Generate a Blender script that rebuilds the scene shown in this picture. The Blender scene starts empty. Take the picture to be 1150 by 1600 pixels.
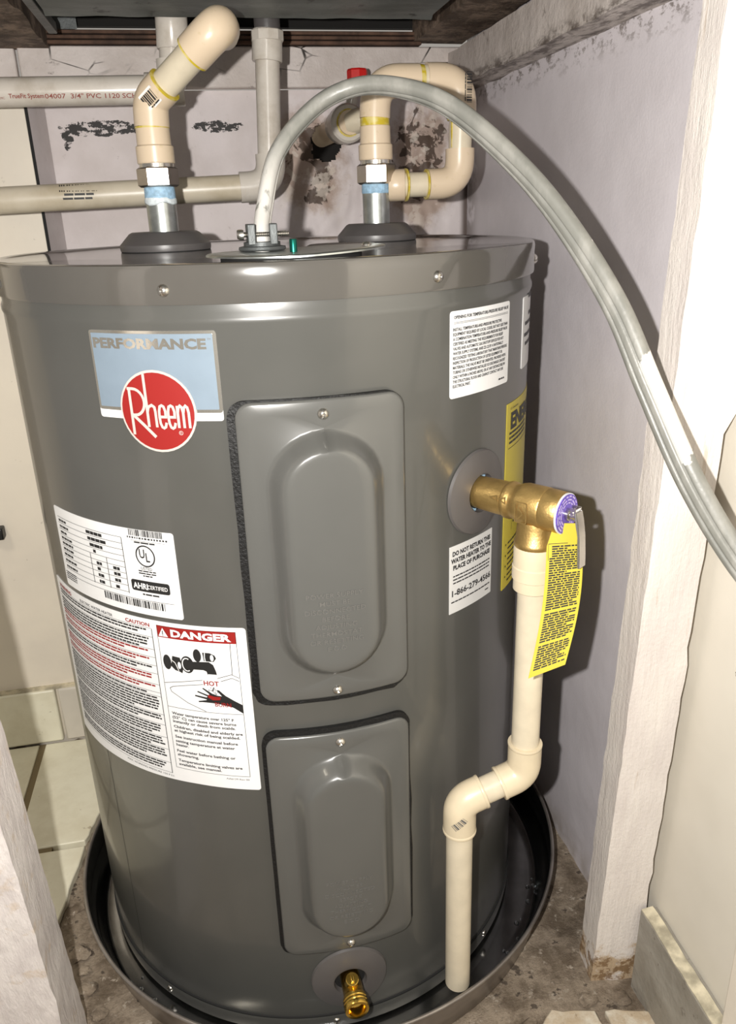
import bpy, bmesh, math, random
from math import sin, cos, pi, radians, sqrt, atan2
from mathutils import Vector as V, Matrix, noise

random.seed(7)
SC = bpy.context.scene
COL = SC.collection

# ------------------------------------------------------------------ camera
yaw, pitch, roll = 0.1899, 0.3666, -0.0337
CAM = V((-0.0726, -0.8487, 0.7943))
fw = V((sin(yaw) * cos(pitch), cos(yaw) * cos(pitch), -sin(pitch)))
r0 = V((cos(yaw), -sin(yaw), 0)); u0 = r0.cross(fw)
rt = r0 * cos(roll) + u0 * sin(roll); up = rt.cross(fw)
cd = bpy.data.cameras.new('camera'); cam = bpy.data.objects.new('camera', cd); COL.objects.link(cam)
cam.matrix_world = Matrix(((rt.x, up.x, -fw.x, CAM.x), (rt.y, up.y, -fw.y, CAM.y), (rt.z, up.z, -fw.z, CAM.z), (0, 0, 0, 1)))
cd.sensor_width = 36; cd.lens = 1232.63 * 36 / 1600; cd.clip_start = 0.01
SC.camera = cam

# ------------------------------------------------------------------ world, flash of the phone, room light, exposure
w = bpy.data.worlds.new('world'); SC.world = w; w.use_nodes = True
w.node_tree.nodes['Background'].inputs[0].default_value = (1.0, 0.93, 0.84, 1)
w.node_tree.nodes['Background'].inputs[1].default_value = 0.125
fl = bpy.data.lights.new('phone_flash', 'POINT'); fl.energy = 13.0; fl.shadow_soft_size = 0.006; fl.color = (1.0, 0.965, 0.92)
fo = bpy.data.objects.new('phone_flash', fl); COL.objects.link(fo)
fo.location = CAM - rt * 0.062 + up * 0.012 - fw * 0.0
rl = bpy.data.lights.new('room_lamp', 'AREA'); rl.shape = 'DISK'; rl.size = 0.25; rl.energy = 1.5; rl.color = (1.0, 0.9, 0.72)
ro = bpy.data.objects.new('room_lamp', rl); COL.objects.link(ro)
ro.location = (-0.75, -0.5, 1.5); ro.rotation_euler = (V((-0.4, 0.3, 0.0)) - V(ro.location)).to_track_quat('-Z', 'Y').to_euler()
SC.view_settings.view_transform = 'Standard'; SC.view_settings.look = 'None'
SC.view_settings.gamma = 1; SC.view_settings.use_curve_mapping = False; SC.view_settings.exposure = 1.5

# ------------------------------------------------------------------ materials
class NT:
    """small helper around a node tree"""
    def __init__(s, m):
        s.t = m.node_tree; s.n = s.t.nodes; s.l = s.t.links
        s.bsdf = s.n['Principled BSDF']
        s.pos = s.n.new('ShaderNodeNewGeometry').outputs['Position']
        s.sep = s.n.new('ShaderNodeSeparateXYZ'); s.l.new(s.pos, s.sep.inputs[0])
    def put(s, sock, v):
        if hasattr(v, 'is_linked') or hasattr(v, 'links'): s.l.new(v, sock)
        elif isinstance(v, (tuple, list)) and len(v) == 3 and sock.type == 'RGBA': sock.default_value = (*v, 1)
        else: sock.default_value = v
    def math(s, op, a, b=0.0, c=None, clamp=False):
        n = s.n.new('ShaderNodeMath'); n.operation = op; n.use_clamp = clamp
        s.put(n.inputs[0], a); s.put(n.inputs[1], b)
        if c is not None: s.put(n.inputs[2], c)
        return n.outputs[0]
    def mul(s, a, b): return s.math('MULTIPLY', a, b)
    def add(s, a, b): return s.math('ADD', a, b)
    def noise(s, scale, detail=4, rough=0.55, vec=None, dist=0.0):
        n = s.n.new('ShaderNodeTexNoise'); n.inputs['Scale'].default_value = scale; n.inputs['Detail'].default_value = detail
        n.inputs['Roughness'].default_value = rough; n.inputs['Distortion'].default_value = dist
        s.l.new(vec if vec is not None else s.pos, n.inputs['Vector']); return n.outputs['Fac']
    def voro(s, scale, feature='DISTANCE_TO_EDGE', vec=None):
        n = s.n.new('ShaderNodeTexVoronoi'); n.feature = feature; n.inputs['Scale'].default_value = scale
        s.l.new(vec if vec is not None else s.pos, n.inputs['Vector']); return n.outputs['Distance']
    def scaled(s, x, y, z):
        n = s.n.new('ShaderNodeMapping'); n.inputs['Scale'].default_value = (x, y, z); s.l.new(s.pos, n.inputs[0]); return n.outputs[0]
    def step(s, v, a, b):
        n = s.n.new('ShaderNodeMapRange'); n.interpolation_type = 'SMOOTHSTEP'
        s.put(n.inputs[0], v); n.inputs[1].default_value = a; n.inputs[2].default_value = b
        n.inputs[3].default_value = 0; n.inputs[4].default_value = 1; return n.outputs[0]
    def mix(s, f, a, b):
        n = s.n.new('ShaderNodeMix'); n.data_type = 'RGBA'; s.put(n.inputs[0], f); s.put(n.inputs[6], a); s.put(n.inputs[7], b); return n.outputs[2]
    def blob(s, ax, ca, ra, bx, cb, rb, soft=0.6):
        a = s.math('DIVIDE', s.math('SUBTRACT', s.sep.outputs[ax], ca), ra); b = s.math('DIVIDE', s.math('SUBTRACT', s.sep.outputs[bx], cb), rb)
        d = s.math('SQRT', s.add(s.mul(a, a), s.mul(b, b)))
        return s.step(d, 1.0, 1.0 - soft)
    def bump(s, h, strength=0.3, dist=0.002):
        n = s.n.new('ShaderNodeBump'); n.inputs['Strength'].default_value = strength; n.inputs['Distance'].default_value = dist
        s.l.new(h, n.inputs['Height']); s.l.new(n.outputs[0], s.bsdf.inputs['Normal'])

def mat(name, color, rough=0.5, metal=0.0, coat=0.0, spec=0.5, var=0.0, vscale=30, bump=0.0, bscale=200, fn=None, coat_rough=0.08):
    m = bpy.data.materials.new(name); m.use_nodes = True
    k = NT(m); b = k.bsdf
    b.inputs['Base Color'].default_value = (*color, 1); b.inputs['Roughness'].default_value = rough; b.inputs['Metallic'].default_value = metal
    b.inputs['Coat Weight'].default_value = coat; b.inputs['Coat Roughness'].default_value = coat_rough; b.inputs['Specular IOR Level'].default_value = spec
    if var:
        f = k.step(k.noise(vscale, 5), 0.3, 0.7)
        k.l.new(k.mix(f, tuple(c * (1 - var) for c in color), tuple(min(1, c * (1 + var)) for c in color)), b.inputs['Base Color'])
    if bump: k.bump(k.noise(bscale, 4), bump, 0.001)
    if fn: fn(k)
    return m

# heater
def f_heater(k):
    n = k.step(k.noise(9, 3), 0.35, 0.7)
    k.l.new(k.mix(n, (0.0695, 0.0695, 0.0635), (0.079, 0.0785, 0.072)), k.bsdf.inputs['Base Color'])
    k.bump(k.noise(7, 2), 0.25, 0.004)
M_heat = mat('grey_enamel', (0.12, 0.11, 0.10), 0.3, coat=0.35, coat_rough=0.06, fn=f_heater)
M_lid = mat('grey_enamel_lid', (0.078, 0.073, 0.065), 0.16, coat=0.6, coat_rough=0.05, var=0.06, vscale=9)
M_panel = mat('grey_enamel_panel', (0.086, 0.086, 0.080), 0.28, coat=0.3, var=0.03, vscale=12)
M_emboss = mat('grey_enamel_raised', (0.105, 0.102, 0.094), 0.45)
M_collar = mat('grey_plastic_collar', (0.080, 0.074, 0.073), 0.38, var=0.05)
M_ring = mat('grey_plastic_ring', (0.088, 0.081, 0.078), 0.42, var=0.05)
M_foam = mat('black_foam', (0.006, 0.006, 0.006), 0.5, bump=1.0, bscale=420, spec=0.35)
M_dark = mat('black_shadow_gap', (0.006, 0.006, 0.006), 0.8)
M_white = mat('white_sticker', (0.72, 0.72, 0.715), 0.45, var=0.02)
M_greywhite = mat('pale_grey_sticker', (0.58, 0.58, 0.57), 0.5)
M_ink = mat('black_ink', (0.012, 0.012, 0.012), 0.5)
M_greyink = mat('grey_ink', (0.10, 0.10, 0.10), 0.5)
M_redink = mat('red_ink', (0.25, 0.008, 0.006), 0.5)
M_yel = mat('yellow_sticker', (0.50, 0.41, 0.035), 0.42, var=0.03)
M_blue = mat('pale_blue_print', (0.175, 0.225, 0.275), 0.4, var=0.03, vscale=60)
M_foil = mat('silver_foil', (0.80, 0.77, 0.69), 0.2, metal=0.97)
M_foilw = mat('silver_print', (0.52, 0.48, 0.44), 0.4, metal=0.15)
# metals
M_brass = mat('brass', (0.56, 0.38, 0.14), 0.42, metal=0.9, var=0.12, vscale=60, bump=0.25, bscale=500)
M_brass2 = mat('polished_brass', (0.80, 0.54, 0.12), 0.2, metal=1.0, var=0.1, vscale=60)
M_zinc = mat('galvanised_steel', (0.50, 0.53, 0.52), 0.34, metal=1.0, var=0.15, vscale=90)
M_steel = mat('plated_steel', (0.62, 0.60, 0.56), 0.25, metal=1.0, var=0.08)
M_nut = mat('stainless_nut', (0.50, 0.46, 0.42), 0.28, metal=1.0, var=0.1)
M_cast = mat('cast_zinc', (0.09, 0.097, 0.097), 0.5, metal=0.5, var=0.15, vscale=80, bump=0.3, bscale=400)
M_tape = mat('blue_sealant_and_glint', (0.30, 0.47, 0.62), 0.6, var=0.2, vscale=250, fn=None)
M_tapew = mat('white_thread_sealant', (0.62, 0.68, 0.70), 0.6, var=0.15, vscale=250)
M_green = mat('green_anodised_screw', (0.01, 0.13, 0.10), 0.3, metal=0.9)
M_purple = mat('purple_plate', (0.13, 0.08, 0.42), 0.4, var=0.3, vscale=300)
M_lilac = mat('lilac_print', (0.50, 0.42, 0.72), 0.5)
# plastics
def f_cpvc(k):
    a = k.step(k.noise(30, 5), 0.55, 0.75)
    c = k.mix(k.mul(a, 0.35), (0.62, 0.50, 0.36), (0.54, 0.42, 0.25))
    g = k.step(k.noise(160, 3), 0.63, 0.72)
    c = k.mix(k.mul(g, 0.35), c, (0.50, 0.40, 0.22))
    k.l.new(c, k.bsdf.inputs['Base Color'])
M_cpvc = mat('cream_cpvc', (0.75, 0.6, 0.42), 0.3, spec=0.5, fn=f_cpvc)
M_cpvcp = mat('pale_cream_pipe', (0.60, 0.53, 0.40), 0.3, var=0.06, vscale=40)
M_disch = mat('cream_discharge_plastic', (0.62, 0.53, 0.375), 0.32, var=0.04, vscale=40)
def f_primer(k):
    a = k.step(k.noise(120, 4), 0.42, 0.6)
    k.l.new(k.mix(a, (0.50, 0.38, 0.02), (0.58, 0.48, 0.16)), k.bsdf.inputs['Base Color'])
M_primer = mat('yellow_solvent_cement', (0.66, 0.5, 0.03), 0.35, fn=f_primer)
def f_pvc(k):
    a = k.step(k.noise(22, 6, 0.65), 0.42, 0.75)
    k.l.new(k.mix(a, (0.55, 0.51, 0.455), (0.42, 0.37, 0.31)), k.bsdf.inputs['Base Color'])
M_pvc = mat('dusty_white_pvc', (0.6, 0.56, 0.5), 0.24, fn=f_pvc)
def f_pvc2(k):
    a = k.step(k.noise(14, 6, 0.6), 0.45, 0.75)
    k.l.new(k.mix(a, (0.54, 0.485, 0.385), (0.42, 0.36, 0.26)), k.bsdf.inputs['Base Color'])
M_pvc2 = mat('yellowed_pvc', (0.6, 0.54, 0.42), 0.35, fn=f_pvc2)
M_pvcprint = mat('brown_pipe_print', (0.22, 0.045, 0.03), 0.6)
M_red = mat('red_plastic', (0.55, 0.012, 0.010), 0.35, var=0.1)
M_black = mat('black_plastic', (0.01, 0.01, 0.01), 0.4)
def f_cable(k):
    a = k.step(k.noise(45, 5, 0.6, vec=k.scaled(1, 1, 0.35)), 0.42, 0.66)
    c = k.mix(a, (0.19, 0.19, 0.17), (0.27, 0.265, 0.24))
    near = k.blob(0, 0.248, 0.035, 2, 0.650, 0.058, 0.7)
    flake = k.step(k.mul(near, k.noise(70, 5, 0.65)), 0.20, 0.225)
    base = k.mul(k.step(k.sep.outputs[2], 0.865, 0.80), k.step(k.sep.outputs[0], 0.03, 0.0))
    flake2 = k.mul(base, k.step(k.noise(50, 5, 0.6, vec=k.scaled(1, 1, 0.4)), 0.42, 0.50))
    far = k.mul(k.step(k.noise(75, 4, 0.6, vec=k.scaled(1, 1, 0.4)), 0.68, 0.70), 0.85)
    m = k.math('MAXIMUM', k.math('MAXIMUM', flake, k.mul(flake2, 0.8)), far)
    fl_ = k.n.new('ShaderNodeAttribute'); fl_.attribute_name = 'flank'; m = k.mul(m, k.math('MAXIMUM', k.step(fl_.outputs['Fac'], 0.25, 0.4), k.step(k.sep.outputs[0], 0.16, 0.10)))
    k.l.new(k.mix(m, c, (0.66, 0.64, 0.60)), k.bsdf.inputs['Base Color'])
    k.bump(k.noise(160, 4), 0.25, 0.001)
M_cable = mat('grey_cable_sheath', (0.5, 0.5, 0.46), 0.38, fn=f_cable)
# setting
def f_back(k):
    n = k.noise(12, 5); fine = k.noise(90, 6, 0.65)
    c = k.mix(k.step(n, 0.35, 0.7), (0.70, 0.64, 0.64), (0.60, 0.54, 0.53))
    # mildew streaks
    band = k.math('MAXIMUM', k.blob(0, -0.185, 0.10, 2, 0.908, 0.018), k.blob(0, -0.03, 0.065, 2, 0.908, 0.014))
    band = k.math('MAXIMUM', band, k.blob(0, -0.232, 0.014, 2, 0.893, 0.022))
    c = k.mix(k.mul(k.step(k.mul(band, k.noise(130, 6, 0.7, vec=k.scaled(0.7, 1, 1.2))), 0.445, 0.462), 0.97), c, (0.008, 0.007, 0.006))
    # water stains by the supply pipes
    st = k.math('MAXIMUM', k.blob(0, 0.10, 0.10, 2, 0.86, 0.13, 0.8), k.blob(0, 0.26, 0.10, 2, 0.85, 0.16, 0.8))
    st2 = k.math('MAXIMUM', st, k.blob(0, 0.20, 0.2, 2, 0.98, 0.03, 0.9))
    c = k.mix(k.mul(k.step(k.mul(st2, k.noise(22, 7, 0.7)), 0.24, 0.46), 0.75), c, (0.34, 0.235, 0.17))
    c = k.mix(k.mul(k.step(k.mul(st, k.noise(34, 6, 0.6, dist=0.6)), 0.44, 0.48), 0.9), c, (0.055, 0.032, 0.020))
    c = k.mix(k.mul(k.step(k.mul(st, k.noise(30, 4, 0.5, dist=1.0)), 0.05, 0.5), k.mul(k.step(k.noise(55, 3), 0.56, 0.62), 0.6)), c, (0.64, 0.57, 0.50))
    # fine specks and grime
    c = k.mix(k.mul(k.step(fine, 0.62, 0.74), 0.35), c, (0.24, 0.19, 0.16))
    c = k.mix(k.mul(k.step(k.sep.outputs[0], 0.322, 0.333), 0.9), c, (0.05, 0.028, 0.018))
    k.l.new(c, k.bsdf.inputs['Base Color'])
    k.bump(k.add(k.noise(60, 6, 0.6), k.mul(k.noise(7, 2), 1.5)), 0.22, 0.003)
M_back = mat('stained_white_paint', (0.6, 0.55, 0.55), 0.55, spec=0.3, fn=f_back)
def f_board(k):
    n = k.noise(14, 5)
    c = k.mix(k.step(n, 0.35, 0.7), (0.66, 0.60, 0.57), (0.52, 0.46, 0.425))
    e = k.step(k.voro(26, vec=k.scaled(0.8, 1, 1.6)), 0.035, 0.012)
    c = k.mix(k.mul(k.mul(e, k.step(k.noise(9, 3), 0.52, 0.60)), k.step(k.sep.outputs[2], 0.965, 0.985)), c, (0.03, 0.022, 0.016))
    c = k.mix(k.mul(k.step(k.noise(40, 6, 0.7, vec=k.scaled(0.6, 1, 1)), 0.62, 0.70), 0.7), c, (0.10, 0.075, 0.06))
    k.l.new(c, k.bsdf.inputs['Base Color']); k.bump(k.noise(60, 6, 0.65), 0.6, 0.003)
M_board = mat('cracked_white_board', (0.5, 0.46, 0.43), 0.55, fn=f_board)
def f_left(k):
    n = k.noise(8, 4)
    c = k.mix(k.step(n, 0.35, 0.7), (0.76, 0.695, 0.585), (0.69, 0.63, 0.54))
    c = k.mix(k.mul(k.step(k.noise(55, 5, 0.65), 0.66, 0.74), 0.5), c, (0.25, 0.20, 0.15))
    k.l.new(c, k.bsdf.inputs['Base Color']); k.bump(k.noise(20, 4), 0.25, 0.003)
M_left = mat('cream_wall_paint', (0.66, 0.6, 0.52), 0.42, fn=f_left)
def f_right(k):
    n = k.noise(10, 4); c = k.mix(k.step(n, 0.35, 0.7), (0.70, 0.66, 0.69), (0.64, 0.60, 0.625))
    m = k.mul(k.step(k.noise(110, 7, 0.72, vec=k.scaled(1, 0.5, 0.8)), 0.50, 0.60), k.step(k.sep.outputs[2], 0.915, 0.952))
    c = k.mix(k.mul(m, 0.8), c, (0.10, 0.075, 0.055))
    c = k.mix(k.mul(k.mul(k.step(k.sep.outputs[1], 0.33, 0.375), k.step(k.noise(30, 4), 0.4, 0.55)), 0.6), c, (0.16, 0.13, 0.11))
    c = k.mix(k.mul(k.step(k.noise(60, 5, 0.6, vec=k.scaled(1, 1, 0.5)), 0.745, 0.76), 0.8), c, (0.05, 0.04, 0.04))
    edge = k.mul(k.step(k.sep.outputs[1], -0.225, -0.255), k.step(k.noise(50, 4), 0.5, 0.6))
    c = k.mix(k.mul(k.mul(edge, k.step(k.sep.outputs[2], 0.78, 0.86)), 0.8), c, (0.14, 0.14, 0.11))
    low = k.mul(k.step(k.sep.outputs[2], 0.035, -0.02), k.step(k.noise(30, 4), 0.3, 0.6))
    c = k.mix(k.mul(low, 0.5), c, (0.32, 0.27, 0.21))
    k.l.new(c, k.bsdf.inputs['Base Color'])
    k.bump(k.add(k.noise(9, 3), k.mul(k.noise(300, 2), 0.08)), 0.35, 0.006)
M_right = mat('lavender_white_paint', (0.58, 0.53, 0.54), 0.36, fn=f_right)
def f_dry(k):
    c = k.mix(k.step(k.noise(6, 4), 0.35, 0.7), (0.68, 0.64, 0.555), (0.63, 0.59, 0.505))
    sm = k.mul(k.math('MAXIMUM', k.blob(1, -0.352, 0.012, 2, 0.418, 0.010), k.blob(1, -0.352, 0.016, 2, 0.465, 0.006)), k.noise(170, 5, 0.7))
    c = k.mix(k.mul(k.step(sm, 0.40, 0.46), 0.8), c, (0.10, 0.085, 0.06))
    k.l.new(c, k.bsdf.inputs['Base Color']); k.bump(k.noise(70, 4), 0.25, 0.001)
M_drywall = mat('grey_white_drywall', (0.5, 0.47, 0.43), 0.5, fn=f_dry)
def f_ledger(k):
    n = k.noise(16, 5); c = k.mix(k.step(n, 0.35, 0.7), (0.58, 0.525, 0.49), (0.44, 0.39, 0.355))
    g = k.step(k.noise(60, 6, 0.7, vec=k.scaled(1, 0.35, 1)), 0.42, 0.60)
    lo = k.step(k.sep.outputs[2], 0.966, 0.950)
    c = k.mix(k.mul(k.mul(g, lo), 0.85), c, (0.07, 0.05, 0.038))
    c = k.mix(k.mul(k.step(k.noise(38, 6, 0.65), 0.63, 0.70), 0.6), c, (0.11, 0.085, 0.07))
    k.l.new(c, k.bsdf.inputs['Base Color']); k.bump(k.noise(45, 6, 0.65), 0.7, 0.004)
M_ledger = mat('dirty_white_ledger', (0.5, 0.45, 0.42), 0.55, fn=f_ledger)
def f_joist(k):
    c = k.mix(k.step(k.noise(22, 7, 0.7), 0.40, 0.62), (0.075, 0.048, 0.030), (0.26, 0.19, 0.14))
    c = k.mix(k.mul(k.step(k.noise(55, 6, 0.7), 0.50, 0.66), 0.7), c, (0.025, 0.016, 0.010))
    k.l.new(c, k.bsdf.inputs['Base Color']); k.bump(k.noise(45, 7, 0.7), 1.0, 0.006)
M_joist = mat('rough_brown_timber', (0.15, 0.1, 0.07), 0.75, fn=f_joist)
M_slat = mat('rusty_brown_lath', (0.085, 0.045, 0.028), 0.8, var=0.45, vscale=40, bump=0.8, bscale=120)
def f_plate(k):
    c = k.mix(k.step(k.noise(9, 6, 0.6, vec=k.scaled(0.6, 1.6, 1)), 0.40, 0.66), (0.085, 0.09, 0.082), (0.15, 0.155, 0.145))
    c = k.mix(k.mul(k.step(k.noise(35, 5, 0.65), 0.60, 0.70), 0.7), c, (0.02, 0.018, 0.015))
    k.l.new(c, k.bsdf.inputs['Base Color']); k.bump(k.noise(25, 5), 0.5, 0.004)
M_plate = mat('grimy_grey_sheet_metal', (0.1, 0.1, 0.1), 0.42, metal=0.2, fn=f_plate)
def f_dirt(k):
    c = k.mix(k.step(k.noise(24, 8, 0.72), 0.38, 0.64), (0.15, 0.112, 0.076), (0.37, 0.30, 0.225))
    c = k.mix(k.mul(k.step(k.noise(75, 6, 0.7), 0.58, 0.66), 0.85), c, (0.50, 0.43, 0.35))
    c = k.mix(k.mul(k.step(k.noise(48, 5, 0.6), 0.60, 0.66), 0.8), c, (0.035, 0.022, 0.015))
    k.l.new(c, k.bsdf.inputs['Base Color']); k.bump(k.noise(90, 8, 0.75), 1.0, 0.005)
M_dirt = mat('crumbly_brown_mortar_floor', (0.25, 0.2, 0.15), 0.85, fn=f_dirt)
def f_tile(k):
    c = k.mix(k.step(k.noise(16, 6, 0.6), 0.38, 0.68), (0.80, 0.77, 0.62), (0.70, 0.66, 0.51))
    c = k.mix(k.mul(k.step(k.noise(60, 5, 0.7), 0.64, 0.72), 0.6), c, (0.28, 0.21, 0.13))
    k.l.new(c, k.bsdf.inputs['Base Color']); k.bump(k.noise(30, 4), 0.2, 0.002)
M_tile = mat('cream_floor_tile', (0.66, 0.62, 0.5), 0.38, fn=f_tile)
M_tile2 = mat('grey_base_tile', (0.58, 0.54, 0.47), 0.4, var=0.06, vscale=20)
def f_btile(k):
    c = k.mix(k.step(k.noise(25, 6, 0.65), 0.40, 0.62), (0.62, 0.57, 0.47), (0.45, 0.36, 0.25))
    c = k.mix(k.mul(k.step(k.noise(70, 6, 0.7), 0.60, 0.68), 0.8), c, (0.18, 0.11, 0.055))
    k.l.new(c, k.bsdf.inputs['Base Color']); k.bump(k.noise(50, 6, 0.7), 0.6, 0.003)
M_btile = mat('stained_broken_tile', (0.6, 0.55, 0.45), 0.5, fn=f_btile)
M_grout = mat('brown_grout', (0.20, 0.155, 0.085), 0.85, bump=0.5, bscale=150)
def f_post(k):
    c = k.mix(k.step(k.noise(30, 6, 0.6, vec=k.scaled(1, 1, 0.25)), 0.35, 0.7), (0.72, 0.67, 0.62), (0.63, 0.575, 0.54))
    ln = k.step(k.noise(60, 7, 0.7, vec=k.scaled(1.4, 1.4, 0.10)), 0.62, 0.70)
    c = k.mix(k.mul(ln, 0.45), c, (0.36, 0.25, 0.15))
    lo = k.step(k.sep.outputs[2], 0.10, -0.01)
    c = k.mix(k.mul(k.step(k.mul(lo, k.noise(42, 6, 0.7)), 0.36, 0.50), 0.75), c, (0.42, 0.28, 0.13))
    c = k.mix(k.mul(k.step(k.mul(lo, k.noise(85, 6, 0.7)), 0.46, 0.54), 0.8), c, (0.18, 0.10, 0.04))
    k.l.new(c, k.bsdf.inputs['Base Color'])
    k.bump(k.add(k.noise(110, 7, 0.65, vec=k.scaled(1, 1, 0.12)), k.mul(k.noise(260, 3), 0.3)), 0.6, 0.003)
M_post = mat('flaking_white_post_paint', (0.7, 0.65, 0.6), 0.5, fn=f_post)
def f_postl(k):
    c = k.mix(k.step(k.noise(60, 7, 0.65, vec=k.scaled(1, 1, 0.4)), 0.38, 0.66), (0.74, 0.69, 0.66), (0.62, 0.57, 0.55))
    ed = k.mul(k.step(k.noise(40, 5, 0.6), 0.55, 0.66), 0.4)
    c = k.mix(ed, c, (0.56, 0.42, 0.27))
    k.l.new(c, k.bsdf.inputs['Base Color']); k.bump(k.noise(130, 7, 0.7, vec=k.scaled(1, 1, 0.25)), 0.7, 0.0035)
M_postl = mat('rough_white_post_paint', (0.6, 0.55, 0.54), 0.5, fn=f_postl)
def f_base(k):
    c = k.mix(k.step(k.noise(18, 6, 0.65, vec=k.scaled(1, 0.6, 1.2)), 0.36, 0.66), (0.33, 0.31, 0.27), (0.24, 0.22, 0.185))
    c = k.mix(k.mul(k.step(k.noise(70, 5, 0.7), 0.60, 0.70), 0.6), c, (0.09, 0.075, 0.06))
    k.l.new(c, k.bsdf.inputs['Base Color']); k.bump(k.noise(60, 6), 0.5, 0.003)
M_base = mat('grey_painted_baseboard', (0.24, 0.22, 0.2), 0.5, fn=f_base)
M_basecap = mat('worn_cream_edge', (0.50, 0.45, 0.33), 0.6, var=0.35, vscale=60, bump=0.6, bscale=150)
M_pan = mat('dark_metal_pan', (0.30, 0.30, 0.30), 0.16, metal=1.0, var=0.15, vscale=30, bump=0.05, bscale=20)
def f_panout(k):
    c = k.mix(k.step(k.noise(30, 5), 0.35, 0.7), (0.34, 0.31, 0.285), (0.24, 0.215, 0.195)); k.l.new(c, k.bsdf.inputs['Base Color'])  # brown tint stands in for the mortar floor reflected in the metal
M_panrim = mat('brown_reflection_pan_rim', (0.14, 0.12, 0.11), 0.3, metal=0.75, fn=f_panout)
M_water = mat('water_droplet', (0.9, 0.95, 1.0), 0.02); M_water.node_tree.nodes['Principled BSDF'].inputs['Transmission Weight'].default_value = 1.0
M_void = mat('cavity_shade', (0.008, 0.007, 0.006), 0.9)  # near-black colour stands in for the shade inside voids and openings

# ------------------------------------------------------------------ mesh helpers
def basis(d):
    d = V(d).normalized(); h = V((0, 0, 1)) if abs(d.z) < 0.9 else V((1, 0, 0))
    a = d.cross(h).normalized(); return a, a.cross(d).normalized(), d

class MB:
    def __init__(s): s.v = []; s.f = []
    def add(s, vs, fs):
        o = len(s.v); s.v += [V(p) for p in vs]; s.f += [tuple(o + i for i in f) for f in fs]
    def box(s, c, d, M=None):
        x, y, z = (t / 2 for t in d)
        vs = [V((sx * x, sy * y, sz * z)) for sz in (-1, 1) for sx, sy in ((-1, -1), (1, -1), (1, 1), (-1, 1))]
        if M is not None: vs = [M @ p for p in vs]
        s.add([V(c) + p for p in vs], [(3, 2, 1, 0), (4, 5, 6, 7), (0, 1, 5, 4), (1, 2, 6, 5), (2, 3, 7, 6), (3, 0, 4, 7)])
    def lathe(s, prof, o=(0, 0, 0), ax=(0, 0, 1), n=48, closed=False, hexes=None):
        """prof: (radius, height along the axis) pairs"""
        a, b, d = basis(ax); o = V(o); rows = []
        vs = []
        for r, h in prof:
            for i in range(n):
                t = 2 * pi * i / n; vs.append(o + d * h + (a * cos(t) + b * sin(t)) * r)
        fs = []
        m = len(prof)
        for j in range(m - 1 if not closed else m):
            for i in range(n):
                k = (i + 1) % n; j2 = (j + 1) % m
                fs.append((j * n + i, j * n + k, j2 * n + k, j2 * n + i))
        if not closed:
            if prof[0][0] > 1e-6: fs.append(tuple(range(n - 1, -1, -1)))
            if prof[-1][0] > 1e-6: fs.append(tuple((m - 1) * n + i for i in range(n)))
        s.add(vs, fs)
    def tube(s, pts, r, n=20, caps=True, hollow=0.0):
        pts = [V(p) for p in pts]; m = len(pts)
        rs = r if isinstance(r, (list, tuple)) else [r] * m
        T = []
        for i in range(m):
            t = (pts[min(i + 1, m - 1)] - pts[max(i - 1, 0)]); T.append(t.normalized())
        a, b, _ = basis(T[0]); vs = []; 
        for i in range(m):
            if i:
                q = T[i - 1].rotation_difference(T[i]); a = (q @ a); a = (a - T[i] * a.dot(T[i])).normalized()
            b = T[i].cross(a)
            for k in range(n):
                t = 2 * pi * k / n; vs.append(pts[i] + (a * cos(t) + b * sin(t)) * rs[i])
        fs = [(i * n + k, i * n + (k + 1) % n, (i + 1) * n + (k + 1) % n, (i + 1) * n + k) for i in range(m - 1) for k in range(n)]
        if caps: fs += [tuple(range(n - 1, -1, -1)), tuple((m - 1) * n + k for k in range(n))]
        s.add(vs, fs)
    def prism(s, poly, z0, z1):
        n = len(poly); vs = [V((x, y, z0)) for x, y in poly] + [V((x, y, z1)) for x, y in poly]
        s.add(vs, [tuple(range(n - 1, -1, -1)), tuple(range(n, 2 * n))] + [(i, (i + 1) % n, n + (i + 1) % n, n + i) for i in range(n)])
    def build(s, name, m, parent=None, sharp=35, bevel=0.0, root=None, fix=False):
        me = bpy.data.meshes.new(name)
        org = V((0, 0, 0)); p = parent
        while p is not None: org += V(p.location); p = p.parent
        me.from_pydata([tuple(p - org) for p in s.v], [], s.f); me.update()
        if fix:
            bm = bmesh.new(); bm.from_mesh(me); bmesh.ops.recalc_face_normals(bm, faces=bm.faces); bm.to_mesh(me); bm.free()
        me.materials.append(m)
        me.polygons.foreach_set('use_smooth', [True] * len(me.polygons)); me.set_sharp_from_angle(angle=radians(sharp))
        o = bpy.data.objects.new(name, me); COL.objects.link(o)
        if parent is not None: o.parent = parent
        if bevel:
            b = o.modifiers.new('bevel', 'BEVEL'); b.width = bevel; b.segments = 2; b.limit_method = 'ANGLE'; b.angle_limit = radians(50)
        return o

def tag(o, label, cat=None, group=None, kind=None):
    if label: o['label'] = label
    if cat: o['category'] = cat
    if group: o['group'] = group
    if kind: o['kind'] = kind
    return o
def thing(name, loc, label, cat, group=None):
    o = bpy.data.objects.new(name, None); COL.objects.link(o); o.location = loc; o.empty_display_size = 0.02
    bpy.context.view_layer.update()
    return tag(o, label, cat, group)

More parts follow.
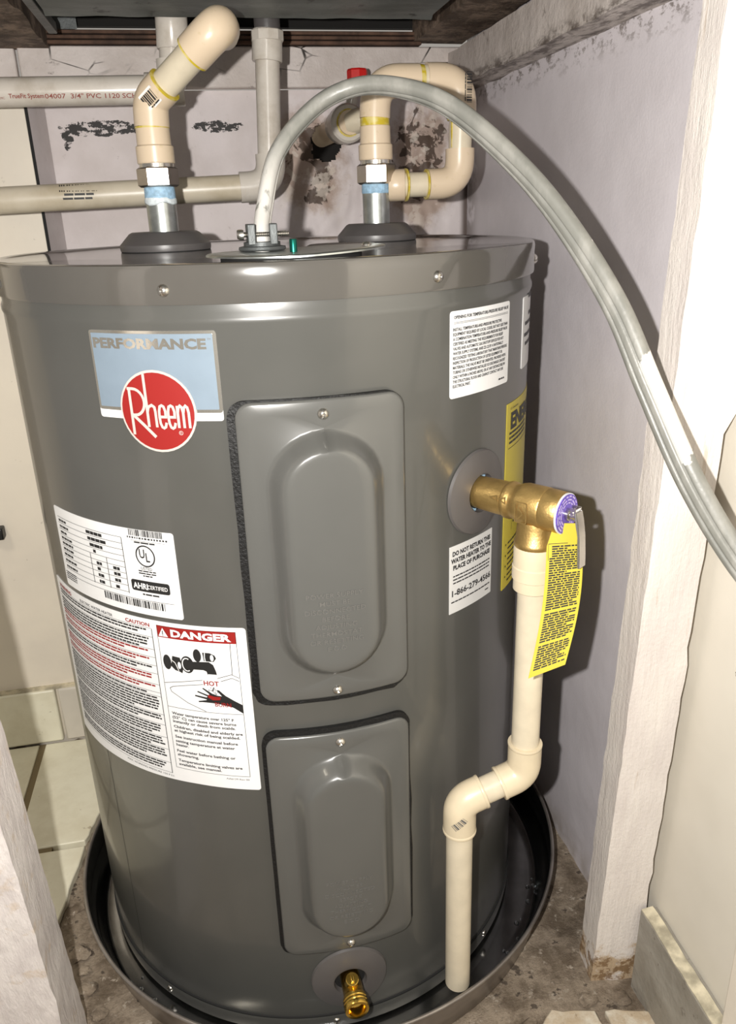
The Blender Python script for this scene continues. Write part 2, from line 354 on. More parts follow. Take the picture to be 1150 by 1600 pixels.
R = 0.26
def cyl(a, z, r=R): a = radians(a); return V((r * sin(a), -r * cos(a), z))
class Surf:
    """a patch of the jacket: u metres to the right of angle a0, v metres above z0"""
    def __init__(s, a0, z0, r=R): s.a0 = a0; s.z0 = z0; s.r = r
    def __call__(s, u, v, lift=0.0): return cyl(s.a0 + math.degrees(u / s.r), s.z0 + v, s.r + lift)
    def U(s, a): return radians(a - s.a0) * s.r
class Flat:
    def __init__(s, o, x, y, nrm): s.o = V(o); s.x = V(x); s.y = V(y); s.n = V(nrm)
    def __call__(s, u, v, lift=0.0): return s.o + s.x * u + s.y * v + s.n * lift

def rrect(u0, v0, u1, v1, r, k=5):
    """outline of a rounded rectangle, counter-clockwise"""
    pts = []
    for cx, cy, a in ((u1 - r, v0 + r, -90), (u1 - r, v1 - r, 0), (u0 + r, v1 - r, 90), (u0 + r, v0 + r, 180)):
        for i in range(k + 1):
            t = radians(a + 90 * i / k); pts.append((cx + r * cos(t), cy + r * sin(t)))
    return pts
def patch(mb, S, u0, v0, u1, v1, r=0.002, lift=0.0004, thick=0.0004, bow=None, step=0.008):
    """rounded sticker laid on surface S, with a thin edge"""
    n = max(2, int(math.ceil((u1 - u0) / step))); us = [u0 + (u1 - u0) * i / n for i in range(n + 1)]
    if r > 0:
        us = sorted(set(us + [u0 + r * (1 - cos(radians(t))) for t in (0, 20, 40, 65, 90)] + [u1 - r * (1 - cos(radians(t))) for t in (0, 20, 40, 65, 90)]))
    top = []; bot = []
    for u in us:
        e = 0.0
        if r > 0:
            d = min(u - u0, u1 - u)
            if d < r: e = r - sqrt(max(0, r * r - (r - d) ** 2))
        b = bow(u) if bow else 0.0
        top.append(v1 - e); bot.append(v0 + e + b)
    vs = [S(u, t, lift) for u, t in zip(us, bot)] + [S(u, t, lift) for u, t in zip(us, top)]
    m = len(us); fs = [(i, i + 1, m + i + 1, m + i) for i in range(m - 1)]
    ring = list(range(m)) + list(range(2 * m - 1, m - 1, -1))
    sk = [S(u, t, lift - thick) for u, t in zip(us, bot)] + [S(u, t, lift - thick) for u, t in zip(us, top)]
    o = len(vs); vs += sk
    for i in range(len(ring)):
        a, b = ring[i], ring[(i + 1) % len(ring)]; fs.append((a, o + a, o + b, b))
    mb.add(vs, fs)
def rect(mb, S, u0, v0, u1, v1, lift, step=0.012):
    n = max(1, int(math.ceil((u1 - u0) / step)))
    vs = []
    for i in range(n + 1):
        u = u0 + (u1 - u0) * i / n; vs += [S(u, v0, lift), S(u, v1, lift)]
    mb.add(vs, [(2 * i, 2 * i + 2, 2 * i + 3, 2 * i + 1) for i in range(n)])
def stroke(mb, S, pts, w, lift, closed=False):
    pts = [V((p[0], p[1], 0)) for p in pts]; m = len(pts); vs = []
    for i in range(m):
        a = pts[i - 1] if (i or closed) else pts[i]; b = pts[(i + 1) % m] if (i < m - 1 or closed) else pts[i]
        d1 = (pts[i] - a); d2 = (b - pts[i])
        d1 = d1.normalized() if d1.length > 1e-9 else d2.normalized(); d2 = d2.normalized() if d2.length > 1e-9 else d1
        t = (d1 + d2).normalized() if (d1 + d2).length > 1e-6 else d1
        nn = V((-t.y, t.x, 0)); c = max(0.45, nn.dot(V((-d1.y, d1.x, 0))))
        ww = (w[i] if isinstance(w, (list, tuple)) else w) / 2 / c
        for s_ in (-1, 1):
            q = pts[i] + nn * ww * s_; vs.append(S(q.x, q.y, lift))
    fs = [(2 * i, 2 * i + 2, 2 * i + 3, 2 * i + 1) for i in range(m - 1)]
    if closed: fs.append((2 * m - 2, 0, 1, 2 * m - 1))
    mb.add(vs, fs)
def poly(mb, S, pts, lift): mb.add([S(p[0], p[1], lift) for p in pts], [tuple(range(len(pts)))])
def disc(mb, S, cu, cv, ru, rv, lift, thick=0.0004, rings=5, n=40):
    vs = [S(cu, cv, lift)]; fs = []
    for j in range(1, rings + 1):
        for i in range(n):
            t = 2 * pi * i / n; vs.append(S(cu + ru * j / rings * cos(t), cv + rv * j / rings * sin(t), lift))
    for i in range(n): fs.append((0, 1 + i, 1 + (i + 1) % n))
    for j in range(rings - 1):
        for i in range(n):
            a = 1 + j * n + i; b = 1 + j * n + (i + 1) % n; fs.append((a, a + n, b + n, b))
    o = len(vs); e = 1 + (rings - 1) * n
    for i in range(n):
        t = 2 * pi * i / n; vs.append(S(cu + ru * cos(t), cv + rv * sin(t), lift - thick))
    for i in range(n): fs.append((e + i, o + i, o + (i + 1) % n, e + (i + 1) % n))
    mb.add(vs, fs)

_tc = {}
def glyphs(txt, bold):
    key = (txt, bold)
    if key not in _tc:
        c = bpy.data.curves.new('t', 'FONT'); c.body = txt; c.size = 1; c.offset = bold; c.resolution_u = 2; c.fill_mode = 'FRONT'
        o = bpy.data.objects.new('t', c); me = bpy.data.meshes.new_from_object(o)
        vs = [(v.co.x, v.co.y) for v in me.vertices]; fs = [tuple(p.vertices) for p in me.polygons]
        bpy.data.objects.remove(o); bpy.data.curves.remove(c); bpy.data.meshes.remove(me)
        _tc[key] = (vs, fs)
    return _tc[key]
_cap = None
def text(mb, S, txt, u, v, h, w=None, align='L', bold=0.0, lift=0.0008, sx=1.0, extrude=0.0, slant=0.0):
    """lettering with cap height h, baseline at v; w squeezes it to that width"""
    global _cap
    if _cap is None: _cap = max(y for x, y in glyphs('H', 0)[0])
    vs, fs = glyphs(txt, bold)
    if not vs: return
    k = h / _cap; x0 = min(p[0] for p in vs); x1 = max(p[0] for p in vs)
    kx = k * sx if w is None else w / (x1 - x0)
    W = (x1 - x0) * kx; off = {'L': 0, 'C': -W / 2, 'R': -W}[align]
    P = [((p[0] - x0) * kx + off + u + slant * p[1] * k, p[1] * k + v) for p in vs]
    mb.add([S(p[0], p[1], lift) for p in P], fs)
    if extrude:
        cnt = {}
        for f in fs:
            for i in range(len(f)):
                e = (f[i], f[(i + 1) % len(f)]); cnt[e] = 1
        for (a, b) in list(cnt):
            if (b, a) not in cnt:
                mb.add([S(*P[a], lift), S(*P[b], lift), S(*P[b], lift - extrude), S(*P[a], lift - extrude)], [(0, 3, 2, 1)])
def words(mb, S, u0, v, u1, h, lift=0.0008, rnd=random, gap=0.5, wmin=1.5, wmax=6):
    """a line of print too small to read: one bar per word"""
    u = u0
    while u < u1 - h:
        L = min(h * rnd.uniform(wmin, wmax), u1 - u)
        rect(mb, S, u, v, u + L, v + h, lift, 0.02); u += L + h * gap
def barcode(mb, S, u0, v0, u1, v1, lift=0.0008, unit=0.0006, seed=1):
    rr = random.Random(seed); u = u0
    while u < u1:
        L = unit * rr.choice((1, 1, 2, 3)); rect(mb, S, u, v0, min(u + L, u1), v1, lift); u += L + unit * rr.choice((1, 1, 2))

# ================================================================== THE SETTING
ZF = -0.025; XW = 0.336; YW = 0.390
# floor: crumbly bed under the heater, with the tiles that are left around it
mb = MB(); nx, ny = 110, 130; x0, x1, y0, y1 = -1.0, XW + 0.004, -1.0, YW + 0.01
for j in range(ny + 1):
    for i in range(nx + 1):
        x = x0 + (x1 - x0) * i / nx; y = y0 + (y1 - y0) * j / ny
        d = sqrt((x - 0.011) ** 2 + (y + 0.009) ** 2)
        k = min(1.0, max(0.0, (d - 0.285) / 0.03))
        z = ZF + k * (0.006 * noise.noise(V((x * 30, y * 30, 0))) + 0.004 * noise.noise(V((x * 80, y * 80, 3)))) - 0.001
        if d > 0.32: z += 0.003 * max(0, noise.noise(V((x * 45, y * 45, 9))))
        mb.v.append(V((x, y, z)))
mb.f = [(j * (nx + 1) + i, j * (nx + 1) + i + 1, (j + 1) * (nx + 1) + i + 1, (j + 1) * (nx + 1) + i) for j in range(ny) for i in range(nx)]
floor = tag(mb.build('floor', M_dirt), 'crumbly brown mortar floor around the round drain pan', 'floor', kind='structure')
def tile(pts, z1, m, parent, z0=ZF - 0.004, jit=0.0):
    b = MB(); b.prism(pts, z0, z1); return b.build('tile', m, parent, bevel=0.0015)
def ragged(a, b, n, amp, seed):
    out = []
    for i in range(n + 1):
        t = i / n; p = V((a[0] + (b[0] - a[0]) * t, a[1] + (b[1] - a[1]) * t)); d = V((-(b[1] - a[1]), b[0] - a[0])).normalized()
        k = amp * noise.noise(V((t * 7.3, seed, 0))) if 0 < i < n else 0
        out.append((p.x + d.x * k, p.y + d.y * k))
    return out
tile([(-0.403, 0.081), (-0.312, 0.081)] + ragged((-0.312, 0.081), (-0.297, 0.135), 5, 0.004, 1)[1:] + ragged((-0.297, 0.135), (-0.262, 0.30), 6, 0.006, 2)[1:] + [(-0.262, 0.322), (-0.403, 0.322)], -0.015, M_tile, floor)
tile([(-0.62, 0.081), (-0.413, 0.081), (-0.413, 0.322), (-0.62, 0.322)], -0.015, M_tile, floor)
tile([(-0.403, -0.30), (-0.345, -0.30)] + ragged((-0.345, -0.11), (-0.325, -0.04), 4, 0.004, 3) + ragged((-0.325, -0.04), (-0.310, 0.071), 6, 0.005, 4)[1:] + [(-0.403, 0.071)], -0.015, M_tile, floor)
tile([(-0.62, -0.30), (-0.413, -0.30), (-0.413, 0.071), (-0.62, 0.071)], -0.015, M_tile, floor)
tile([(0.190, -0.45), (0.262, -0.45)] + ragged((0.264, -0.34), (0.262, -0.305), 3, 0.003, 5) + ragged((0.262, -0.305), (0.217, -0.293), 4, 0.003, 6)[1:] + [(0.207, -0.301), (0.190, -0.318)], -0.017, M_btile, floor)
tile([(0.272, -0.45), (0.318, -0.45), (0.318, -0.318)] + ragged((0.314, -0.316), (0.272, -0.307), 4, 0.004, 7), -0.018, M_btile, floor)
b = MB(); b.box((-0.485, 0.03, -0.0225), (0.26, 0.59, 0.010)); b.build('grout', M_grout, floor)
# broken mortar lumps lying loose by the pan
for i, (x, y, s) in enumerate([(0.300, -0.296, 0.008), (0.262, -0.288, 0.008), (0.19, -0.30, 0.007), (-0.298, -0.10, 0.012), (-0.308, -0.03, 0.007), (-0.282, -0.15, 0.009), (-0.265, -0.185, 0.008), (-0.288, -0.125, 0.006), (-0.250, -0.225, 0.009), (0.315, -0.17, 0.006)]):
    q = bmesh.new(); bmesh.ops.create_icosphere(q, subdivisions=2, radius=s)
    b = MB(); b.add([V((x, y, ZF + s * 0.25)) + V((v.co.x * 1.3, v.co.y, v.co.z * 0.55)) * (1 + 0.5 * noise.noise(v.co * (1.2 / s) + V((i * 9, 0, 0)))) for v in q.verts], [tuple(v.index for v in f.verts) for f in q.faces]); q.free()
    b.build('mortar_lump', M_dirt, floor, sharp=25)

# back wall: lower panel with a real hole for the supply stub, torn paper on the right half
mb = MB(); nx, nz = 260, 110; x0, x1, z0, z1 = -0.262, XW + 0.002, 0.0, 0.953
hole = lambda x, z: ((x - 0.122) / 0.021) ** 2 + ((z - 0.884) / 0.026) ** 2 + 0.6 * noise.noise(V((x * 90, z * 90, 4)))
zs = [z0 + (0.62 - z0) * j / 10 for j in range(10)] + [0.62 + (z1 - 0.62) * j / 150 for j in range(151)]
idx = {}
for j, z in enumerate(zs):
    for i in range(nx + 1):
        x = x0 + (x1 - x0) * i / nx
        m_ = max(0, 1 - (((x - 0.10) / 0.10) ** 2 + ((z - 0.85) / 0.12) ** 2)) + max(0, 1 - (((x - 0.25) / 0.10) ** 2 + ((z - 0.85) / 0.14) ** 2))
        y = YW - min(1, m_ * 1.6) * (0.006 * max(0, noise.noise(V((x * 30, z * 26, 1))) + 0.1) + 0.002 * noise.noise(V((x * 90, z * 60, 5)))) - 0.0015 * noise.noise(V((x * 6, z * 6, 8)))
        idx[i, j] = len(mb.v); mb.v.append(V((x, y, z)))
for j in range(len(zs) - 1):
    for i in range(nx):
        c = (mb.v[idx[i, j]] + mb.v[idx[i + 1, j + 1]]) / 2
        if hole(c.x, c.z) < 1: continue
        mb.f.append((idx[i, j], idx[i + 1, j], idx[i + 1, j + 1], idx[i, j + 1]))
wb = tag(mb.build('wall_back', M_back, sharp=60), 'stained lavender white back wall behind the heater with mildew streak', 'wall', kind='structure')
b = MB(); b.box((0.122, YW + 0.07, 0.88), (0.14, 0.004, 0.14)); b.build('wall_cavity', M_void, wb)
b = MB()
for i in range(1): b.box((0.03, YW + 0.004 - 0.012, 0.979), (0.612, 0.016, 0.050))
ub = b.build('board', M_board, wb, bevel=0.002)
b = MB(); b.box((-0.31, YW - 0.006, 0.978), (0.060, 0.014, 0.052)); b.build('board', M_board, wb, bevel=0.002)
b = MB(); b.box((-0.2705, 0.3365, 0.5), (0.0032, 0.006, 0.9)); b.build('corner_joint', M_dark, wb)
# left wall: cream plaster, with base tiles
b = MB(); b.box((-0.66, 0.345, 0.46), (0.778, 0.02, 0.978))
wl = None
c_ = MB(); c_.prism([(-0.2688, 0.338), (-0.2555, 0.3885), (-0.2688, 0.3885)], 0.0, 0.952); c_.build('corner_strip', M_back, wb)  # slanted fill added so the side return catches more flash
wl = tag(b.build('wall_left', M_left, bevel=0.002), 'cream painted wall to the left behind the heater above base tiles', 'wall', kind='structure')
for xa, xb, m in ((-0.62, -0.374, M_tile), (-0.369, -0.272, M_tile2)):
    b = MB(); b.box(((xa + xb) / 2, 0.329, 0.036), (xb - xa, 0.014, 0.098)); b.build('tile', m, wl, bevel=0.003)
b = MB(); b.box((-0.40, 0.331, 0.0865), (0.28, 0.012, 0.003)); b.build('grout_line', M_basecap, wl)
# right wall: painted panel, then drywall beyond the post
b = MB(); nx = 40
b.box((XW + 0.01, 0.075, 0.50), (0.02, 0.65, 1.08))
wr = tag(b.build('wall_right', M_right), 'smooth lavender white panel wall to the right of the heater', 'wall', kind='structure')
b = MB(); b.box((XW + 0.0105, -0.60, 0.50), (0.02, 0.699, 1.08))
wd = tag(b.build('wall_front', M_drywall), 'grey white drywall beyond the right hand post above the baseboard', 'wall', kind='structure')
b = MB()
n = 24; rows = []
for i in range(n + 1):
    y = -0.283 - 0.30 * i / n; t = 0.111 - 0.012 * (i / n) + 0.0015 * noise.noise(V((y * 60, 0, 0)))
    rows.append((y, t - 0.025 + 0.002))
for (y, t) in rows:
    b.v += [V((0.3165, y, ZF - 0.004)), V((0.3175 + 0.001 * noise.noise(V((y * 90, 1, 0))), y, t)), V((XW, y, t)), V((XW, y, ZF - 0.004))]
for i in range(n):
    for k in range(4): b.f.append((4 * i + k, 4 * i + (k + 1) % 4, 4 * i + 4 + (k + 1) % 4, 4 * i + 4 + k))
b.f += [(3, 2, 1, 0), tuple(4 * n + k for k in range(4))]
bb = tag(b.build('baseboard_right', M_base, fix=True), 'scuffed grey baseboard with worn cream top edge by right hand post', 'baseboard', kind='structure')
b = MB(); pts = [V((0.3185 + 0.0012 * noise.noise(V((y * 80, 5, 0))), y, t + 0.0012)) for y, t in rows]
for i, p in enumerate(pts): b.v += [p, p + V((0.013, 0, 0.0015)), p + V((0.013, 0, -0.001)), p + V((0, 0, -0.002))]
for i in range(n):
    for k in range(4): b.f.append((4 * i + k, 4 * i + (k + 1) % 4, 4 * i + 4 + (k + 1) % 4, 4 * i + 4 + k))
b.build('top_edge', M_basecap, bb, fix=True)
b = MB(); b.box((0.332, -0.436, 0.2), (0.012, 0.05, 0.45)); tag(b.build('trim_1', M_left, bevel=0.001), 'white upright trim strip at the lower right edge', 'trim', kind='structure')
# ledger along the right wall and rough timbers overhead
def beam(name, x0, x1, y0, y1, z0, z1, m, n=40, amp=0.003, seed=0, parent=None):
    b = MB()
    for i in range(n + 1):
        y = y0 + (y1 - y0) * i / n
        for (x, z) in ((x0, z0), (x1, z0), (x1, z1), (x0, z1)):
            b.v.append(V((x + amp * noise.noise(V((y * 25, x * 40, seed + z * 30))), y, z + amp * noise.noise(V((y * 25, x * 40 + 9, seed + 5 + z * 30))))))
    for i in range(n):
        for k in range(4): b.f.append((4 * i + k, 4 * i + (k + 1) % 4, 4 * i + 4 + (k + 1) % 4, 4 * i + 4 + k))
    b.f += [(0, 1, 2, 3), tuple(4 * n + k for k in (3, 2, 1, 0))]
    return b.build(name, m, parent, sharp=25, fix=True)
tag(beam('trim_2', 0.300, XW, -0.30, 0.384, 0.949, 0.995, M_ledger, amp=0.002), 'dirty white ledger board along the top of the right wall', 'ledger', kind='structure')
tag(beam('ceiling_joist', 0.252, 0.325, -0.45, 0.384, 1.010, 1.07, M_joist, seed=3), 'stained brown timber joist above the ledger on the right', 'joist', kind='structure')
tag(beam('ceiling_joist', -0.47, -0.236, -0.45, 0.384, 1.002, 1.07, M_joist, seed=8, amp=0.005), 'crumbling brown timber joist at the upper left corner', 'joist', kind='structure')
sl = None
for i, (z, d) in enumerate(((1.0075, 0.0), (1.0138, 0.006), (1.0200, 0.012))):
    b = MB(); b.box((0.01, YW - 0.010 + d * 0.4, z), (0.50, 0.022, 0.0044))
    o = b.build('lath', M_slat, wb, bevel=0.001)
b = MB(); b.box((0.0, 0.0, 1.16), (1.0, 1.0, 0.02)); ce = tag(b.build('ceiling', M_void), 'black cavity overhead behind the air handler base', 'ceiling', kind='structure')
b = MB(); b.box((0.03, YW + 0.012, 1.10), (0.62, 0.012, 0.14)); b.build('cavity_back', M_void, ce)
# posts
def post(name, m, base, top, zt, n=60, jit=0.0016, seed=0, notch=None, split=True):
    """leaning rough post: base and top give the FL, FR, BR, BL corners"""
    b = MB()
    for i in range(n + 1):
        t = i / n; z = ZF - 0.003 + (zt - ZF) * t
        for k in range(4):
            a = V(base[k]).lerp(V(top[k]), t)
            q = V((a.x + jit * noise.noise(V((z * 40, k * 7, seed))) + jit * 0.6 * noise.noise(V((z * 130, k * 7, seed + 2))), a.y + jit * noise.noise(V((z * 40, k * 7 + 3, seed))), z))
            if notch: q = notch(q, k)
            b.v.append(q)
    for i in range(n):
        for k in range(4): b.f.append((4 * i + k, 4 * i + (k + 1) % 4, 4 * i + 4 + (k + 1) % 4, 4 * i + 4 + k))
    b.f += [(3, 2, 1, 0), tuple(4 * n + k for k in range(4))]
    return b.build(name, m, None, sharp=30, fix=True)
def notch(q, k):
    if k == 1 and 0.40 < q.z < 0.628: q.x -= 0.008 * min(1, (0.628 - q.z) / 0.008)
    if k == 1 and q.z < 0.40: q.x -= 0.006
    q.x = min(q.x, XW - 0.0012); return q
p1 = tag(post('trim_3', M_post, [(0.277, -0.266), (0.331, -0.274), (0.331, -0.232), (0.279, -0.232)], [(0.279, -0.322), (0.335, -0.325), (0.335, -0.292), (0.279, -0.292)], 1.08, seed=1, notch=notch),
         'rough white painted timber post on the right with stained foot', 'post', kind='structure')
p2 = tag(post('trim_4', M_postl, [(-0.332, -0.258), (-0.274, -0.260), (-0.274, -0.199), (-0.332, -0.199)], [(-0.336, -0.385), (-0.270, -0.385), (-0.270, -0.325), (-0.336, -0.325)], 1.08, seed=4),
         'rough white painted timber post at the lower left of the pan', 'post', kind='structure')

# ================================================================== AIR HANDLER BASE
ah = thing('air_handler', (0.01, 0.0, 0.9995), 'grimy dark grey sheet metal base of the air handler overhead', 'air handler')
b = MB()
n = 40
for i in range(n + 1):
    x = -0.2075 + 0.424 * i / n
    e = 0.0015 * noise.noise(V((x * 30, 0, 2)))
    for (y, z) in ((-0.42, 0.9995), (0.160, 0.9995), (0.168 + e, 0.9960 + e), (0.1735 + e, 0.9985), (0.1735, 1.012), (-0.42, 1.012)): b.v.append(V((x, y, z)))
for i in range(n):
    for k in range(6): b.f.append((6 * i + k, 6 * i + (k + 1) % 6, 6 * i + 6 + (k + 1) % 6, 6 * i + 6 + k))
b.f += [tuple(range(5, -1, -1)), tuple(6 * n + k for k in range(6))]
b.build('base_plate', M_plate, ah, fix=True)
b = MB(); b.box((-0.2150, -0.06, 1.004), (0.010, 0.66, 0.012)); b.build('side_flange', M_plate, ah, bevel=0.001)
b = MB(); b.prism([(-0.2325, 0.366), (-0.197, 0.366), (-0.205, 0.3705), (-0.2265, 0.3705)], 1.021, 1.036); b.build('bracket', M_cast, ah)
b = MB(); b.box((0.005, -0.13, 1.068), (0.38, 0.56, 0.11)); b.build('cabinet', M_void, ah)

# ================================================================== WATER HEATER
wh = thing('water_heater', (0, 0, 0), 'grey electric water heater standing in the round metal drain pan', 'water heater')
b = MB()
b.lathe([(0.2575, 0.001), (0.2598, 0.0018), (R, 0.004), (R, 0.716), (R + 0.0012, 0.7195), (R + 0.0012, 0.7235), (R - 0.0005, 0.727), (R - 0.0005, 0.738)], n=160)
b.build('jacket', M_heat, wh, sharp=50)
b = MB()
b.lathe([(R + 0.0004, 0.7338), (R + 0.0026, 0.7335), (R + 0.0030, 0.7352), (R + 0.0026, 0.752), (R + 0.0028, 0.7580), (R + 0.0018, 0.7611), (R - 0.001, 0.7622), (R - 0.006, 0.7612), (R - 0.010, 0.7602), (0.15, 0.7602), (0.0, 0.7602)], n=160)
b.build('top_lid', M_lid, wh, sharp=50)
b = MB(); b.lathe([(0.235, -0.0205), (R - 0.003, -0.0205), (R + 0.0005, -0.018), (R + 0.0018, -0.002), (R + 0.0012, 0.0005), (R - 0.006, 0.0005)], n=160)
b.build('base_ring', M_heat, wh, sharp=40)
b = MB(); b.lathe([(R + 0.0013, 0.0002), (R + 0.0016, 0.0010), (R + 0.0013, 0.0020), (R - 0.001, 0.0026)], n=160); b.f = [f for f in b.f if len(f) == 4]; b.build('base_seam', M_dark, wh)
LZ = 0.7602
def screw(parent, p, d, r=0.004, m=M_steel, name='screw'):
    p = V(p); b = MB(); b.lathe([(r * 1.15, 0.0), (r * 1.1, r * 0.25), (r * 0.75, r * 0.7), (r * 0.35, r * 0.85), (0, r * 0.6)], p, d, 14)
    o = b.build(name, m, parent, sharp=50); return o
for a in (-68.4, -22.6, 23.6, 69.5): screw(wh, cyl(a, 0.744, R + 0.0024), cyl(a, 0, 1), 0.0042)
for x, y in ((-0.187, -0.183), (-0.012, -0.268), (0.176, -0.194)):
    a = math.degrees(atan2(x, -y)); screw(wh, cyl(a, -0.008, R + 0.0012), cyl(a, 0, 1), 0.0034)
# faint vertical seam of the jacket
b = MB(); rect(b, Surf(-55.5, 0.004), 0, 0, 0.0006, 0.30, 0.0002); b.build('jacket_seam', M_dark, wh)

# ---- access panels
def panel(zc, hw_, hh, dome_hw, dome_hh, top_hw, top_hh, gasket, name_lines=None):
    ac = 1.55; S = Surf(ac, zc); B = MB(); K = 8
    def ring(hw, hhh, r, lift, du=0.0, dv=0.0):
        r = min(r, hw, hhh); pts = []
        for cx, cy, a in ((hw - r, -hhh + r, -90), (hw - r, hhh - r, 0), (-hw + r, hhh - r, 90), (-hw + r, -hhh + r, 180)):
            for i in range(K + 1):
                t = radians(a + 90 * i / K); pts.append((cx + r * cos(t), cy + r * sin(t)))
        out = []
        m = len(pts)
        for i in range(m):
            p, q = pts[i], pts[(i + 1) % m]; L = sqrt((p[0] - q[0]) ** 2 + (p[1] - q[1]) ** 2)
            out.append(p)
            if i % (K + 1) == K:
                for k in range(1, 8): out.append((p[0] + (q[0] - p[0]) * k / 8, p[1] + (q[1] - p[1]) * k / 8))
        return [S(u + du, v + dv, lift) for u, v in out]
    F = 0.0062
    L = [ring(hw_, hh, 0.013, 0.0022), ring(hw_ + 0.0004, hh + 0.0004, 0.013, F - 0.002), ring(hw_ - 0.0004, hh - 0.0004, 0.0125, F - 0.0006), ring(hw_ - 0.002, hh - 0.002, 0.012, F),
         ring(hw_ - 0.010, hh - 0.010, 0.012, F), ring((hw_ + dome_hw) / 2, (hh + dome_hh) / 2, 0.025, F)]
    steps = 9
    for i in range(steps + 1):
        t = i / steps; e = t * t * (3 - 2 * t)
        hw = dome_hw + (top_hw - dome_hw) * t; h2 = dome_hh + (top_hh - dome_hh) * t
        L.append(ring(hw, h2, 1, F + 0.0175 * e))
    L.append(ring(top_hw - 0.003, top_hh - 0.003, 1, F + 0.0178))
    for k in (0.75, 0.5, 0.25, 0.06): L.append(ring(top_hw * k, top_hh - top_hw * (1 - k), 1, F + 0.0178))
    n = len(L[0])
    for r_ in L: B.v += r_
    for j in range(len(L) - 1):
        for i in range(n): B.f.append((j * n + i, j * n + (i + 1) % n, (j + 1) * n + (i + 1) % n, (j + 1) * n + i))
    B.f.append(tuple((len(L) - 1) * n + i for i in range(n)))
    o = B.build('access_panel', M_panel, wh, sharp=60)
    # foam gasket showing behind the cover
    G = MB(); du, dv, ex = gasket; rr = random.Random(int(zc * 100)); base = ring(hw_ + ex, hh + ex, 0.014, 0.0003, du, dv)
    out = []
    for p in base:
        k = 0.9 + 0.25 * noise.noise(p * 160); out.append(p)
    mid = [V((p.x, p.y, p.z)) + V((p.x, p.y, 0)).normalized() * (0.0035 + 0.0012 * noise.noise(p * 210)) + V((noise.noise(p * 130) * 0.0012, 0, noise.noise(p * 140 + V((5, 5, 5))) * 0.0012)) for p in base]
    inn = ring(hw_ - 0.012, hh - 0.012, 0.010, 0.0040, 0, 0)
    G.v = out + mid + inn
    for j in range(2):
        for i in range(n): G.f.append((j * n + i, j * n + (i + 1) % n, (j + 1) * n + (i + 1) % n, (j + 1) * n + i))
    tag(G.build('foam_gasket', M_foam, wh, sharp=20), None)
    return o, S, F
o1, S1, F1 = panel(0.529, 0.0655, 0.132, 0.0475, 0.110, 0.0300, 0.0945, (-0.0035, -0.0015, 0.0030))
for v in (0.121, -0.125): screw(o1, S1(0.0, v, F1), S1(0, 0, 1) - S1(0, 0, 0), 0.0040, name='panel_screw')
b = MB(); E_ = ['POWER SUPPLY', 'MUST BE', 'DISCONNECTED', 'BEFORE', 'ADJUSTING', 'THERMOSTAT', 'OR RESETTING', 'E.C.O']
for i, t in enumerate(E_): text(b, S1, t, -0.001, -0.026 - i * 0.0070, 0.0040, align='C', bold=0.008, lift=F1 + 0.0184, extrude=0.0006, sx=1.05)
b.build('embossed_lettering', M_emboss, o1, sharp=20)
o2, S2, F2 = panel(0.2275, 0.0655, 0.131, 0.0475, 0.109, 0.0300, 0.093, (-0.001, 0.0030, 0.0028))
for v in (0.1215, -0.1225): screw(o2, S2(0.0, v, F2), S2(0, 0, 1) - S2(0, 0, 0), 0.0040, name='panel_screw')
b = MB()
for i, t in enumerate(E_): text(b, S2, t, -0.001, -0.026 - i * 0.0070, 0.0038, align='C', bold=0.0, lift=F2 + 0.0182, extrude=0.0004, sx=1.05)
b.build('embossed_lettering', M_emboss, o2, sharp=20)

# ---- brand label
S = Surf(-38.4, 0.6470); W = S.U(-14.9)
b = MB(); patch(b, S, 0, 0, W, 0.068, 0.0022); bl = b.build('brand_label', M_white, wh); bl['label'] = 'pale blue and silver brand label with round red emblem'
b = MB(); patch(b, S, 0, 0.0064, W, 0.068, 0.0020, 0.0007, 0.0003); b.build('silver_border', M_foil, bl)
b = MB(); patch(b, S, 0.0022, 0.0090, W - 0.0026, 0.0658, 0.0006, 0.0010, 0.0003); b.build('blue_field', M_blue, bl)
b = MB(); text(b, S, 'PERFORMANCE', S.U(-37.6), 0.0550, 0.0070, w=radians(21.0) * R, bold=0.045, lift=0.0013)
text(b, S, 'TM', W - 0.0066, 0.0612, 0.0014, lift=0.0013); b.build('lettering', M_foil, bl)
cu = S.U(-26.5); cv = 0.0070; rr_ = 0.0322
b = MB(); disc(b, S, cu, cv, rr_, rr_, 0.0016, 0.0014); b.build('emblem_rim', M_foilw, bl)
b = MB(); disc(b, S, cu, cv, rr_ - 0.0017, rr_ - 0.0019, 0.0019, 0.0003); b.build('emblem', M_redink, bl)
b = MB(); q = rr_ - 0.0018; LT = 0.0022
def em(pts): return [(cu + x * q, cv + y * q) for x, y in pts]
stroke(b, S, em([(-0.72, 0.60), (-0.72, -0.62)]), 0.0024, LT)
bowl = [(-0.78, 0.575), (-0.62, 0.575)] + [(-0.62 + 0.30 * sin(radians(t)), 0.235 + 0.34 * cos(radians(t))) for t in range(15, 166, 15)] + [(-0.66, -0.105)]
stroke(b, S, em(bowl), 0.0022, LT)
stroke(b, S, em([(-0.70, -0.09), (-0.40, -0.36), (-0.10, -0.66)]), 0.0026, LT)
stroke(b, S, em([(-0.26, 0.96), (-0.26, 0.4), (-0.26, -0.40)]), 0.0023, LT)
hx = [(-0.26, -0.02), (-0.22, 0.12), (-0.12, 0.17), (-0.05, 0.12), (-0.035, 0.0), (-0.035, -0.40)]
stroke(b, S, em(hx), 0.0022, LT)
